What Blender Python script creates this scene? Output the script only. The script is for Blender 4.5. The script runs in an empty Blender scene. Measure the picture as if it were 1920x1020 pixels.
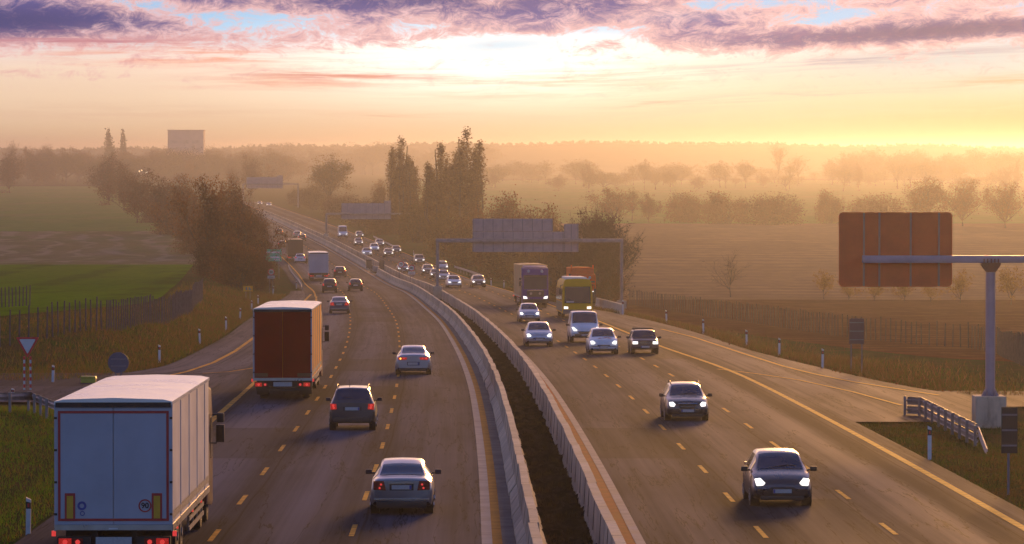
import bpy, bmesh, math, random
import numpy as np
from mathutils import Vector, Matrix

# ------------------------------------------------------------------ camera, world, sun, exposure
scene = bpy.context.scene
COL = scene.collection
F = 7340.0 / 1920.0            # focal length in frame widths
PITCH = math.atan(225 / 7340.0)
ZC = 8.1                       # camera height over the road below it
SUN_AZ, SUN_EL = 9.5, 8.5      # degrees: right of the view axis, above the horizon

cam_d = bpy.data.cameras.new('camera')
cam = bpy.data.objects.new('camera', cam_d)
COL.objects.link(cam)
cam_d.sensor_width = 36.0
cam_d.lens = 36.0 * F
cam_d.clip_start = 1.0
cam_d.clip_end = 30000.0
cam.location = (0, 0, ZC)
cam.rotation_euler = (math.pi / 2 - PITCH, 0, 0)
scene.camera = cam
scene.render.resolution_x, scene.render.resolution_y = 1024, 544
scene.view_settings.view_transform = 'Standard'
scene.view_settings.look = 'None'
scene.view_settings.exposure = 0.06
scene.view_settings.gamma = 1.0
scene.cycles.max_bounces = 6
scene.cycles.diffuse_bounces = 3
scene.cycles.glossy_bounces = 3
scene.cycles.transparent_max_bounces = 6
scene.cycles.volume_bounces = 0
scene.cycles.use_denoising = True
scene.cycles.sample_clamp_indirect = 4.0


class NT:
    """tiny helper to write shader node graphs as expressions"""
    def __init__(s, tree):
        s.t = tree
        s.n = tree.nodes
        s.l = tree.links

    def put(s, sock, v):
        if hasattr(v, 'is_output'):
            s.l.new(v, sock)
        elif isinstance(v, (tuple, list)) and len(v) == 3 and sock.type == 'RGBA':
            sock.default_value = (*v, 1)
        else:
            sock.default_value = v

    def m(s, op, a, b=None, c=None, clamp=False):
        n = s.n.new('ShaderNodeMath')
        n.operation = op
        n.use_clamp = clamp
        for i, v in enumerate((a, b, c)):
            if v is not None:
                s.put(n.inputs[i], v)
        return n.outputs[0]

    def smooth(s, x, a, b):
        n = s.n.new('ShaderNodeMapRange')
        n.interpolation_type = 'SMOOTHSTEP'
        s.put(n.inputs[0], x)
        n.inputs[1].default_value, n.inputs[2].default_value = a, b
        return n.outputs[0]

    def lin(s, x, a, b, c, d):
        n = s.n.new('ShaderNodeMapRange')
        s.put(n.inputs[0], x)
        for i, v in enumerate((a, b, c, d)):
            n.inputs[i + 1].default_value = v
        return n.outputs[0]

    def mix(s, f, a, b, mode='MIX'):
        n = s.n.new('ShaderNodeMix')
        n.data_type = 'RGBA'
        n.blend_type = mode
        n.clamp_factor = True
        s.put(n.inputs[0], f)
        s.put(n.inputs[6], a)
        s.put(n.inputs[7], b)
        return n.outputs[2]

    def xyz(s, v):
        n = s.n.new('ShaderNodeSeparateXYZ')
        s.l.new(v, n.inputs[0])
        return n.outputs

    def vec(s, x, y, z=0.0):
        n = s.n.new('ShaderNodeCombineXYZ')
        for i, v in enumerate((x, y, z)):
            s.put(n.inputs[i], v)
        return n.outputs[0]

    def noise(s, v, scale=1.0, detail=4.0, rough=0.55, dist=0.0):
        n = s.n.new('ShaderNodeTexNoise')
        if v is not None:
            s.l.new(v, n.inputs['Vector'])
        n.inputs['Scale'].default_value = scale
        n.inputs['Detail'].default_value = detail
        n.inputs['Roughness'].default_value = rough
        n.inputs['Distortion'].default_value = dist
        return n.outputs[0]

    def ramp(s, x, stops):
        n = s.n.new('ShaderNodeValToRGB')
        s.put(n.inputs[0], x)
        el = n.color_ramp.elements
        while len(el) < len(stops):
            el.new(0.5)
        for e, (p, c) in zip(el, stops):
            e.position = p
            e.color = (*c, 1)
        return n.outputs[0]


def srgb(r, g, b):
    f = lambda c: c / 12.92 if c <= 0.04045 else ((c + 0.055) / 1.055) ** 2.4
    return tuple(f(c / 255.0) for c in (r, g, b))


def make_world():
    w = bpy.data.worlds.new('World')
    scene.world = w
    w.use_nodes = True
    t = w.node_tree
    t.nodes.clear()
    N = NT(t)
    out = t.nodes.new('ShaderNodeOutputWorld')
    bg_sky = t.nodes.new('ShaderNodeBackground')
    bg_low = t.nodes.new('ShaderNodeBackground')
    mixs = t.nodes.new('ShaderNodeMixShader')
    sky = t.nodes.new('ShaderNodeTexSky')
    sky.sky_type = 'NISHITA'
    sky.sun_disc = False
    sky.sun_elevation = math.radians(SUN_EL)
    sky.sun_rotation = math.radians(SUN_AZ)
    sky.air_density, sky.dust_density, sky.ozone_density = 1.0, 2.0, 1.5
    tint = N.mix(1.0, sky.outputs[0], (0.84, 0.90, 1.50), 'MULTIPLY')      # blue tint added to cool the light on road and lorry rears
    t.links.new(tint, bg_sky.inputs[0])
    bg_sky.inputs[1].default_value = 0.14
    tc = t.nodes.new('ShaderNodeTexCoord')
    x, y, z = N.xyz(tc.outputs['Generated'])
    yy = N.m('MAXIMUM', y, 0.08)
    u = N.m('MULTIPLY', N.m('DIVIDE', x, yy), 7.646)       # 1 = half the field of view
    v = N.m('MULTIPLY', N.m('DIVIDE', z, yy), 25.75)       # about 2.2 degrees of elevation
    # clear evening sky behind the cloud
    base = N.ramp(N.m('MULTIPLY', v, 0.25), [
        (0.0, srgb(184, 148, 122)), (0.035, srgb(216, 184, 148)), (0.09, srgb(246, 224, 188)),
        (0.14, srgb(250, 226, 206)), (0.17, srgb(236, 226, 226)), (0.20, srgb(150, 208, 246)),
        (0.30, srgb(160, 186, 226)), (0.42, (0.85, 0.66, 0.54)), (0.75, (0.82, 0.64, 0.56)), (1.0, (0.72, 0.80, 1.85))])  # unseen upper stops are set to gild roofs and cool the road

    def g2(u0, v0, su, sv, tilt=0.0):
        du = N.m('SUBTRACT', u, u0)
        dv = N.m('SUBTRACT', N.m('SUBTRACT', v, v0), N.m('MULTIPLY', du, tilt))
        q = N.m('ADD', N.m('POWER', N.m('ABSOLUTE', N.m('DIVIDE', du, su)), 2.0),
                N.m('POWER', N.m('ABSOLUTE', N.m('DIVIDE', dv, sv)), 2.0))
        return N.m('EXPONENT', N.m('MULTIPLY', q, -1.0))

    # broad glow where the sun stands behind thin cloud, and the warm right side
    base = N.mix(N.m('MULTIPLY', g2(-0.06, 0.58, 0.45, 0.24), 0.95), base, (1.55, 1.40, 1.25))
    base = N.mix(N.m('MULTIPLY', g2(1.15, 0.10, 0.55, 0.34), 0.90), base, (0.50, 0.21, 0.085))
    base = N.mix(N.m('MULTIPLY', g2(0.95, 0.56, 0.26, 0.16), 0.75), base, srgb(184, 212, 214))
    base = N.mix(N.m('MULTIPLY', g2(-0.9, 0.38, 0.6, 0.22), 0.6), base, srgb(240, 204, 178))
    # streaky coordinates that tilt up to the right on the right hand side
    shear = N.m('SUBTRACT', v, N.m('MULTIPLY', u, N.lin(u, -0.4, 0.6, -0.02, 0.14)))
    big = N.noise(N.vec(N.m('MULTIPLY', u, 4.6), N.m('MULTIPLY', shear, 3.6), 1.7), 1.0, 12.0, 0.66, 0.5)
    fine = N.noise(N.vec(N.m('MULTIPLY', u, 17.0), N.m('MULTIPLY', shear, 11.0), 4.1), 1.0, 12.0, 0.76, 0.7)
    strk = N.noise(N.vec(N.m('MULTIPLY', u, 2.0), N.m('MULTIPLY', shear, 15.0), 9.3), 1.0, 9.0, 0.62, 0.4)
    wisp = N.noise(N.vec(N.m('MULTIPLY', u, 5.0), N.m('MULTIPLY', shear, 30.0), 2.6), 1.0, 9.0, 0.66, 0.6)
    fine = N.m('ADD', N.m('MULTIPLY', N.m('SUBTRACT', fine, 0.5), 1.9), 0.5)
    big = N.m('ADD', N.m('MULTIPLY', N.m('SUBTRACT', big, 0.5), 2.2), 0.5)
    dens = N.m('ADD', N.m('ADD', N.m('MULTIPLY', big, 0.42), N.m('MULTIPLY', fine, 0.62)), N.m('MULTIPLY', strk, 0.16))
    # purple altocumulus bank high in the frame
    bias = N.m('ADD', N.m('MULTIPLY', N.smooth(v, 0.34, 0.86), 0.31), -0.06)
    add = [(-0.95, 0.87, 0.26, 0.11, 0.0, 0.40), (0.82, 0.79, 0.32, 0.055, 0.20, 0.52), (-0.24, 1.0, 0.42, 0.09, 0.0, 0.30),
           (0.40, 0.84, 0.30, 0.15, 0.05, 0.14), (-0.35, 0.82, 0.32, 0.10, -0.10, 0.10), (0.12, 0.95, 0.2, 0.07, 0.1, 0.14)]
    holes = [(-0.16, 0.80, 0.10, 0.05, -0.2, 0.22), (0.62, 0.90, 0.10, 0.05, 0.2, 0.28), (-0.72, 0.97, 0.10, 0.05, -0.2, 0.28), (0.20, 0.80, 0.08, 0.05, 0.3, 0.2),
             (-0.01, 0.70, 0.14, 0.07, 0.1, 0.50), (0.36, 0.96, 0.09, 0.05, 0.2, 0.30), (-0.56, 0.88, 0.16, 0.07, -0.35, 0.34),
             (0.95, 0.58, 0.3, 0.08, 0.2, 0.35), (-0.08, 0.55, 0.35, 0.12, 0.0, 0.35), (-0.03, 0.985, 0.05, 0.05, 0.2, 0.30), (0.55, 1.0, 0.16, 0.06, 0.2, 0.22)]
    for a in add:
        bias = N.m('ADD', bias, N.m('MULTIPLY', g2(*a[:5]), a[5]))
    for a in holes:
        bias = N.m('SUBTRACT', bias, N.m('MULTIPLY', g2(*a[:5]), a[5]))
    dsum = N.m('ADD', dens, bias)
    thin = N.smooth(dsum, 0.62, 0.86)
    thick = N.smooth(dsum, 0.76, 1.24)
    ccol = N.mix(thick, srgb(240, 190, 188), srgb(84, 78, 150))
    ccol = N.mix(N.m('MULTIPLY', N.smooth(fine, 0.55, 0.20), 0.55), ccol, srgb(236, 196, 206))
    deep = N.m('MAXIMUM', N.m('MAXIMUM', g2(-0.97, 0.86, 0.28, 0.13), g2(0.85, 0.80, 0.36, 0.07, 0.2)), N.m('MULTIPLY', g2(-0.22, 1.02, 0.42, 0.10), 0.6))
    deep = N.m('MULTIPLY', N.m('MULTIPLY', deep, N.smooth(dsum, 0.7, 1.1)), 0.95)
    ccol = N.mix(deep, ccol, srgb(30, 38, 112))
    col = N.mix(N.m('MULTIPLY', thin, N.lin(v, 0.34, 0.68, 0.10, 0.96)), base, ccol)
    # low lit streaks
    lo = N.smooth(N.m('ADD', N.m('MULTIPLY', strk, 0.45), N.m('MULTIPLY', wisp, 0.65)), 0.46, 0.68)
    for (u0, v0, su, sv, tl, k, c) in [(-0.62, 0.64, 0.28, 0.075, -0.04, 1.0, srgb(246, 158, 128)), (-0.30, 0.505, 0.20, 0.035, 0.01, 1.3, srgb(216, 136, 126)),
                                       (-0.42, 0.46, 0.20, 0.05, 0.02, 0.8, srgb(242, 172, 146)), (0.55, 0.37, 0.20, 0.024, 0.14, 1.2, srgb(196, 158, 160)),
                                       (0.28, 0.315, 0.12, 0.022, 0.06, 1.1, srgb(222, 158, 140)), (0.96, 0.47, 0.14, 0.04, 0.25, 1.2, srgb(244, 162, 132)),
                                       (0.10, 0.45, 0.34, 0.12, 0.15, 0.8, srgb(252, 206, 176)), (-0.26, 0.24, 0.10, 0.015, 0.0, 1.0, srgb(222, 176, 146)),
                                       (0.75, 0.62, 0.34, 0.04, 0.22, 1.1, srgb(156, 142, 168)), (-0.9, 0.735, 0.26, 0.045, -0.05, 1.2, srgb(196, 132, 146)),
                                       (0.45, 0.26, 0.5, 0.05, 0.08, 0.6, srgb(226, 196, 172)), (-0.75, 0.25, 0.4, 0.08, -0.05, 0.6, srgb(226, 188, 160))]:
        col = N.mix(N.m('MULTIPLY', N.m('MULTIPLY', g2(u0, v0, su, sv, tl), N.m('ADD', N.m('MULTIPLY', lo, 0.95), 0.12)), k), col, c)
    for (u0, v0, su, sv, tl, k, c) in [(-0.02, 0.70, 0.13, 0.05, 0.14, 0.75, srgb(186, 226, 248)), (0.34, 0.90, 0.12, 0.05, 0.2, 0.6, srgb(160, 204, 240)),
                                       (0.86, 0.60, 0.32, 0.09, 0.16, 0.6, srgb(180, 204, 210)), (0.72, 0.44, 0.32, 0.10, 0.16, 0.45, srgb(206, 200, 186)), (-0.50, 0.72, 0.10, 0.06, -0.2, 0.4, srgb(206, 206, 222))]:
        col = N.mix(N.m('MULTIPLY', N.m('MULTIPLY', g2(u0, v0, su, sv, tl), N.m('SUBTRACT', 1.0, N.m('MULTIPLY', thin, 0.85))), k), col, c)
    # thin wisps hanging below the bank
    wm = N.m('MULTIPLY', N.smooth(N.m('ADD', N.m('MULTIPLY', fine, 0.5), N.m('MULTIPLY', strk, 0.5)), 0.50, 0.72), N.m('MULTIPLY', N.smooth(v, 0.30, 0.55), N.smooth(v, 0.90, 0.62)))
    col = N.mix(N.m('MULTIPLY', wm, 0.45), col, srgb(226, 158, 160))
    # the light that thin cloud spreads round the hidden sun (above the frame)
    glow = N.m('MULTIPLY', g2(0.30, 2.9, 2.6, 0.85), 1.0)
    col = N.mix(glow, col, (2.6, 1.55, 0.60), 'ADD')
    t.links.new(col, bg_low.inputs[0])
    bg_low.inputs[1].default_value = 1.0
    up = N.smooth(v, 6.0, 26.0)
    side = N.smooth(y, 0.75, 0.2)
    nish = N.m('MAXIMUM', up, side)
    t.links.new(nish, mixs.inputs[0])
    t.links.new(bg_low.outputs[0], mixs.inputs[1])
    t.links.new(bg_sky.outputs[0], mixs.inputs[2])
    t.links.new(mixs.outputs[0], out.inputs[0])


make_world()
sun_d = bpy.data.lights.new('sun', 'SUN')
sun = bpy.data.objects.new('sun', sun_d)
COL.objects.link(sun)
sun_d.energy = 3.0
sun_d.angle = math.radians(10.0)
sun_d.color = (1.0, 0.48, 0.13)
sun.rotation_euler = (math.radians(90 - SUN_EL), 0, math.radians(180 - SUN_AZ))
sun['label'] = 'low evening sun'


# ------------------------------------------------------------------ helpers
def tag(o, label=None, cat=None, group=None, kind=None):
    for k, v in (('label', label), ('category', cat), ('group', group), ('kind', kind)):
        if v:
            o[k] = v
    return o


def empty(name, loc=(0, 0, 0), rz=0.0, rx=0.0):
    o = bpy.data.objects.new(name, None)
    o.empty_display_size = 0.3
    o.location = loc
    o.rotation_euler = (rx, 0, rz)
    COL.objects.link(o)
    return o


def link_mesh(name, me, parent=None):
    o = bpy.data.objects.new(name, me)
    COL.objects.link(o)
    if parent:
        o.parent = parent
    return o


def copy_tree(o, parent=None):
    c = o.copy()
    COL.objects.link(c)
    if parent:
        c.parent = parent
        c.matrix_parent_inverse = o.matrix_parent_inverse.copy()
    for ch in list(o.children):
        copy_tree(ch, c)
    return c


class MB:
    """collects boxes, prisms, tubes, lathes and builds them as ONE mesh"""
    def __init__(s):
        s.v, s.f, s.mi = [], [], []
        s.k = 0

    def add(s, vs, fs, mi=None):
        o = len(s.v)
        s.v.extend([tuple(p) for p in vs])
        for f in fs:
            s.f.append(tuple(i + o for i in f))
            s.mi.append(s.k if mi is None else mi)
        return s

    def box(s, x0, x1, y0, y1, z0, z1, mi=None):
        vs = [(x, y, z) for z in (z0, z1) for y in (y0, y1) for x in (x0, x1)]
        return s.add(vs, [(0, 2, 3, 1), (4, 5, 7, 6), (0, 1, 5, 4), (2, 6, 7, 3), (0, 4, 6, 2), (1, 3, 7, 5)], mi)

    def prism_y(s, pts, y0, y1, mi=None):
        """polygon in (x, z), extruded along y"""
        n = len(pts)
        vs = [(x, y0, z) for x, z in pts] + [(x, y1, z) for x, z in pts]
        fs = [tuple(range(n)), tuple(range(2 * n - 1, n - 1, -1))]
        fs += [(i, i + n, (i + 1) % n + n, (i + 1) % n) for i in range(n)]
        return s.add(vs, fs, mi)

    def prism_x(s, pts, x0, x1, mi=None):
        """polygon in (y, z), extruded along x"""
        n = len(pts)
        vs = [(x0, y, z) for y, z in pts] + [(x1, y, z) for y, z in pts]
        fs = [tuple(range(n)), tuple(range(2 * n - 1, n - 1, -1))]
        fs += [(i, i + n, (i + 1) % n + n, (i + 1) % n) for i in range(n)]
        return s.add(vs, fs, mi)

    def tube(s, pts, rad, n=6, mi=None, cap=True):
        pts = [Vector(p) for p in pts]
        if not hasattr(rad, '__len__'):
            rad = [rad] * len(pts)
        vs, fs = [], []
        for i, p in enumerate(pts):
            d = (pts[min(i + 1, len(pts) - 1)] - pts[max(i - 1, 0)])
            if d.length < 1e-9:
                d = Vector((0, 0, 1))
            d.normalize()
            a = Vector((1, 0, 0)) if abs(d.x) < 0.8 else Vector((0, 1, 0))
            b1 = d.cross(a).normalized()
            b2 = d.cross(b1)
            for k in range(n):
                t = 2 * math.pi * k / n
                vs.append(p + (b1 * math.cos(t) + b2 * math.sin(t)) * rad[i])
        for i in range(len(pts) - 1):
            for k in range(n):
                a, b = i * n + k, i * n + (k + 1) % n
                fs.append((a, b, b + n, a + n))
        if cap:
            fs.append(tuple(range(n - 1, -1, -1)))
            fs.append(tuple(range(len(vs) - n, len(vs))))
        return s.add(vs, fs, mi)

    def disc_x(s, x0, x1, y, z, r, n=20, mi=None):
        return s.tube([(x0, y, z), (x1, y, z)], r, n, mi)

    def lathe_x(s, prof, y, z, n=20, mi=None):
        """prof: (x, radius) swept round the x axis through (y, z)"""
        vs, fs = [], []
        for x, r in prof:
            for k in range(n):
                t = 2 * math.pi * k / n
                vs.append((x, y + r * math.cos(t), z + r * math.sin(t)))
        for i in range(len(prof) - 1):
            for k in range(n):
                a, b = i * n + k, i * n + (k + 1) % n
                fs.append((a, b, b + n, a + n))
        fs.append(tuple(range(n - 1, -1, -1)))
        fs.append(tuple(range(len(vs) - n, len(vs))))
        return s.add(vs, fs, mi)

    def mesh(s, name, mats, smooth=False, bevel=0.0, segs=2):
        me = bpy.data.meshes.new(name)
        me.from_pydata(s.v, [], s.f)
        for m in (mats if isinstance(mats, (list, tuple)) else [mats]):
            me.materials.append(m)
        me.polygons.foreach_set('material_index', s.mi)
        bm = bmesh.new()
        bm.from_mesh(me)
        if bevel:
            bmesh.ops.bevel(bm, geom=list(bm.edges), offset=bevel, segments=segs, profile=0.6, affect='EDGES', clamp_overlap=True)
        bmesh.ops.recalc_face_normals(bm, faces=bm.faces)
        bm.to_mesh(me)
        bm.free()
        if smooth or bevel:
            me.polygons.foreach_set('use_smooth', [True] * len(me.polygons))
            me.set_sharp_from_angle(angle=math.radians(38))
        me.update()
        return me

    def build(s, name, mats, parent=None, **k):
        return link_mesh(name, s.mesh(name, mats, **k), parent)


def np_mesh(name, verts, faces, mat, uv=None, smooth=False):
    """quads/tris from numpy arrays; faces all of one size"""
    me = bpy.data.meshes.new(name)
    nv, nf, k = len(verts), len(faces), faces.shape[1]
    me.vertices.add(nv)
    me.vertices.foreach_set('co', np.asarray(verts, np.float32).ravel())
    me.loops.add(nf * k)
    me.loops.foreach_set('vertex_index', np.asarray(faces, np.int32).ravel())
    me.polygons.add(nf)
    me.polygons.foreach_set('loop_start', np.arange(0, nf * k, k, dtype=np.int32))
    me.polygons.foreach_set('loop_total', np.full(nf, k, np.int32))
    if smooth:
        me.polygons.foreach_set('use_smooth', np.ones(nf, bool))
    if uv is not None:
        l = me.uv_layers.new(name='UVMap')
        l.data.foreach_set('uv', np.asarray(uv, np.float32)[np.asarray(faces).ravel()].ravel())
    me.materials.append(mat)
    me.update(calc_edges=True)
    me.validate()
    return me


def grid_faces(nr, nc):
    i, j = np.meshgrid(np.arange(nr - 1), np.arange(nc - 1), indexing='ij')
    a = (i * nc + j).ravel()
    return np.stack([a, a + 1, a + nc + 1, a + nc], 1)


# ------------------------------------------------------------------ ground, seen through the lens
def pch(xs, ys):
    n = len(xs)
    d = [(ys[i + 1] - ys[i]) / (xs[i + 1] - xs[i]) for i in range(n - 1)]
    m = [d[0]] + [0 if d[i - 1] * d[i] <= 0 else 2 * d[i - 1] * d[i] / (d[i - 1] + d[i]) for i in range(1, n - 1)] + [d[-1]]

    def f(x):
        if x <= xs[0]:
            return ys[0] + m[0] * (x - xs[0])
        if x >= xs[-1]:
            return ys[-1] + m[-1] * (x - xs[-1])
        i = 0
        while xs[i + 1] < x:
            i += 1
        h = xs[i + 1] - xs[i]
        t = (x - xs[i]) / h
        return (2 * t**3 - 3 * t * t + 1) * ys[i] + (t**3 - 2 * t * t + t) * h * m[i] + (-2 * t**3 + 3 * t * t) * ys[i + 1] + (t**3 - t * t) * h * m[i + 1]
    return f


drop = pch([0, 100, 200, 300, 400, 500, 600, 700, 800, 1000, 1400, 20000],
           [8.1, 9.55, 11.2, 13.25, 15.15, 16.8, 17.8, 18.05, 18.1, 18.2, 18.8, 18.8])
PX = pch([60, 94.3, 122.9, 172.7, 203.7, 252.7, 306.9, 351.7, 445.3, 497.1, 575.9, 724.8, 875.9, 1114.4, 1400],
         [-0.35, -0.73, -1.06, -1.86, -2.57, -3.96, -5.75, -7.67, -12.32, -16.06, -21.51, -33.98, -48.2, -71.1, -98.5])


def PXd(Y):
    return (PX(Y + 2) - PX(Y - 2)) / 4


def roadz(Y):
    return ZC - drop(Y)


def sst(a, b, x):
    t = min(1, max(0, (x - a) / (b - a)))
    return t * t * (3 - 2 * t)


# outer edges of the tarmac, left and right
_lx = pch([150, 175, 195, 210, 247, 318, 386, 430, 470, 600], [-30, -26, -20, -18.4, -19.0, -21.4, -23.4, -24.6, -26.6, -35.9])
_rx = pch([150, 165, 172, 181, 200, 236, 279, 335, 386, 440, 600], [34, 25, 20.4, 18.5, 16.6, 14.3, 13.0, 9.7, 4.6, 0.7, -10.6])


def LX(Y):
    return _lx(Y) if Y < 600 else PX(Y) - 12.4


def RX(Y):
    return _rx(Y) if Y < 600 else PX(Y) + 13.0


def terrain(X, Y):
    z = roadz(Y) - 0.10
    if Y > 195:
        o = LX(Y) - X
        if o > 0.8:
            z += sst(195, 240, Y) * (1 - sst(520, 700, Y)) * (1.5 * sst(0.8, 9, o) + 0.12 * math.sin(X * 0.9 + Y * .21) * sst(2, 4, o) * (1 - sst(6, 8, o)))
        o = X - RX(Y)
        if o > 0.8:
            z -= sst(200, 260, Y) * (1 - sst(500, 700, Y)) * 0.9 * sst(0.8, 4, o)
    if Y < 165:
        o = (PX(Y) - 11.6) - X
        if o > 1.0:
            z += (1 - sst(148, 165, Y)) * (0.45 * sst(1, 7, o) - 0.25 * sst(0.8, 2.2, o) * (1 - sst(2.2, 4, o)))
        o = X - (PX(Y) + 15.0)
        if o > 0.8:
            z -= (1 - sst(138, 150, Y)) * 0.35 * sst(0.8, 5, o)
    return z


def proj(X, Y, Z):
    z = Z - ZC
    fw = Y * math.cos(PITCH) - z * math.sin(PITCH)
    up = z * math.cos(PITCH) + Y * math.sin(PITCH)
    return 960 + 7340 * X / fw, 510 - 7340 * up / fw


def ray(px, py):
    """direction of a pixel of the 1920x1020 photograph, per metre of Y"""
    a, b = (px - 960) / 7340, (510 - py) / 7340
    dy = math.cos(PITCH) + b * math.sin(PITCH)
    dz = b * math.cos(PITCH) - math.sin(PITCH)
    return a / dy, dz / dy


def at(px, py, surf=None):
    """where the ray of a pixel meets the ground (or the road surface)"""
    ax, az = ray(px, py)
    f = surf or terrain
    Y = 70.0
    while Y < 8500:
        if ZC + az * Y < f(ax * Y, Y):
            lo, hi = Y / 1.01, Y
            for _ in range(30):
                mid = (lo + hi) / 2
                if ZC + az * mid < f(ax * mid, mid):
                    hi = mid
                else:
                    lo = mid
            return Vector((ax * lo, lo, ZC + az * lo))
        Y *= 1.01
    return Vector((ax * 8500, 8500, ZC + az * 8500))


def on_road(px, py):
    return at(px, py, lambda X, Y: roadz(Y))


def depth(px, py, Y):
    """the point of a pixel's ray at distance Y"""
    ax, az = ray(px, py)
    return Vector((ax * Y, Y, ZC + az * Y))


# ------------------------------------------------------------------ materials
MATS = {}


def mat(name, base, rough=0.7, metal=0.0, var=0.12, scale=4.0, coat=0.0, emit=None, es=0.0, bump=0.0, obj=True, spec=0.5, bscale=None):
    if name in MATS:
        return MATS[name]
    m = bpy.data.materials.new(name)
    m.use_nodes = True
    t = m.node_tree
    N = NT(t)
    b = t.nodes['Principled BSDF']
    tc = t.nodes.new('ShaderNodeTexCoord')
    vec = tc.outputs['Object'] if obj else None
    if vec is None:
        g = t.nodes.new('ShaderNodeNewGeometry')
        vec = g.outputs['Position']
    if var:
        n = N.noise(vec, scale, 5.0, 0.6)
        k = N.smooth(n, 0.3, 0.7)
        lo = tuple(c * (1 - var) for c in base)
        hi = tuple(min(1, c * (1 + var)) for c in base)
        N.put(b.inputs['Base Color'], N.mix(k, lo, hi))
        N.put(b.inputs['Roughness'], N.lin(n, 0.3, 0.7, max(0.02, rough - 0.06), min(1, rough + 0.06)))
    else:
        b.inputs['Base Color'].default_value = (*base, 1)
        b.inputs['Roughness'].default_value = rough
    b.inputs['Metallic'].default_value = metal
    b.inputs['Coat Weight'].default_value = coat
    b.inputs['Coat Roughness'].default_value = 0.12
    b.inputs['Specular IOR Level'].default_value = spec
    if emit:
        b.inputs['Emission Color'].default_value = (*emit, 1)
        b.inputs['Emission Strength'].default_value = es
        m.cycles.emission_sampling = 'NONE'
    if bump:
        bp = t.nodes.new('ShaderNodeBump')
        bp.inputs['Strength'].default_value = 0.6
        bp.inputs['Distance'].default_value = bump
        t.links.new(N.noise(vec, bscale or scale * 3, 5.0, 0.65), bp.inputs['Height'])
        t.links.new(bp.outputs[0], b.inputs['Normal'])
    MATS[name] = m
    return m


def paint(name, c, metal=0.0, rough=0.35):
    return mat('paint_' + name, c, rough, metal, 0.07, 1.6, coat=0.7)


M_GLASS = mat('window_glass', (0.020, 0.030, 0.062), 0.06, 0, 0.25, 1.5, spec=0.9)  # blue sky reflection is put into the base colour
M_DGLASS = mat('lorry_glass', (0.008, 0.010, 0.016), 0.12, 0, 0.25, 1.5, spec=0.25)
M_BLACK = mat('black_plastic', (0.014, 0.014, 0.016), 0.5, 0, 0.2, 6)
M_RUBBER = mat('tyre_rubber', (0.016, 0.015, 0.015), 0.85, 0, 0.2, 8)
M_RIM = mat('wheel_alloy', (0.32, 0.32, 0.33), 0.35, 0.9, 0.1, 6)
M_CHROME = mat('chrome_trim', (0.55, 0.55, 0.56), 0.2, 1.0, 0.05, 5)
M_PLATE = mat('number_plate_white', (0.42, 0.42, 0.42), 0.5, 0, 0.1, 20)
M_PLATEB = mat('number_plate_blue', (0.03, 0.05, 0.28), 0.5, 0, 0.1, 20)
M_TAIL = mat('tail_lens', (0.20, 0.008, 0.008), 0.2, 0, 0.15, 12, coat=0.6)
M_TAILON = mat('tail_lens_lit', (0.35, 0.01, 0.01), 0.25, 0, 0.1, 12, emit=(1, 0.03, 0.02), es=0.28)
M_BULB = mat('tail_bulb_lit', (0.5, 0.03, 0.03), 0.3, 0, 0, emit=(1, 0.06, 0.05), es=0.6)
M_AMBER = mat('indicator_lit', (0.6, 0.3, 0.02), 0.3, 0, 0, emit=(1, 0.55, 0.08), es=1.8)
M_HEAD = mat('headlamp_lit', (0.8, 0.8, 0.8), 0.2, 0, 0, emit=(1.0, 0.94, 0.84), es=1.5)
M_STEEL = mat('galvanised_steel', (0.22, 0.21, 0.22), 0.5, 0.5, 0.2, 3)
M_SIGNBACK = mat('sign_back_grey', (0.29, 0.27, 0.30), 0.55, 0.2, 0.12, 1.5)
M_SIGNRIB = mat('sign_rib_grey', (0.17, 0.17, 0.20), 0.6, 0.2, 0.1, 3)
M_CONC = mat('concrete', (0.60, 0.48, 0.35), 0.85, 0, 0.18, 1.3, bump=0.006, bscale=25, spec=0.1)
_n = NT(M_CONC.node_tree)
_b = M_CONC.node_tree.nodes['Principled BSDF']
_src = _b.inputs['Base Color'].links[0].from_socket
_oi = M_CONC.node_tree.nodes.new('ShaderNodeObjectInfo')
_tc = M_CONC.node_tree.nodes.new('ShaderNodeTexCoord')
_x, _y, _z = _n.xyz(_tc.outputs['Object'])
_st = _n.noise(_n.vec(_n.m('MULTIPLY', _x, 2.0), _n.m('MULTIPLY', _y, 5.0), _n.m('ADD', _n.m('MULTIPLY', _z, 0.5), _n.m('MULTIPLY', _oi.outputs['Random'], 40.0))), 1.0, 5.0, 0.65)
_c = _n.mix(_n.m('MULTIPLY', _n.smooth(_st, 0.48, 0.72), 0.6), _src, (0.16, 0.13, 0.11))
_c = _n.mix(_n.lin(_oi.outputs['Random'], 0, 1, 0.0, 0.42), _c, (0.20, 0.17, 0.15))
_n.put(_b.inputs['Base Color'], _c)
M_CONCD = mat('concrete_joint', (0.06, 0.05, 0.045), 0.9, 0, 0.2, 6)
M_WHITE = mat('white_post', (0.62, 0.62, 0.62), 0.5, 0, 0.08, 5)
M_SIGNRED = mat('sign_red', (0.60, 0.02, 0.02), 0.45, 0, 0.1, 6)
M_SIGNWHITE = mat('sign_white', (0.62, 0.60, 0.58), 0.45, 0, 0.06, 4)


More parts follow.
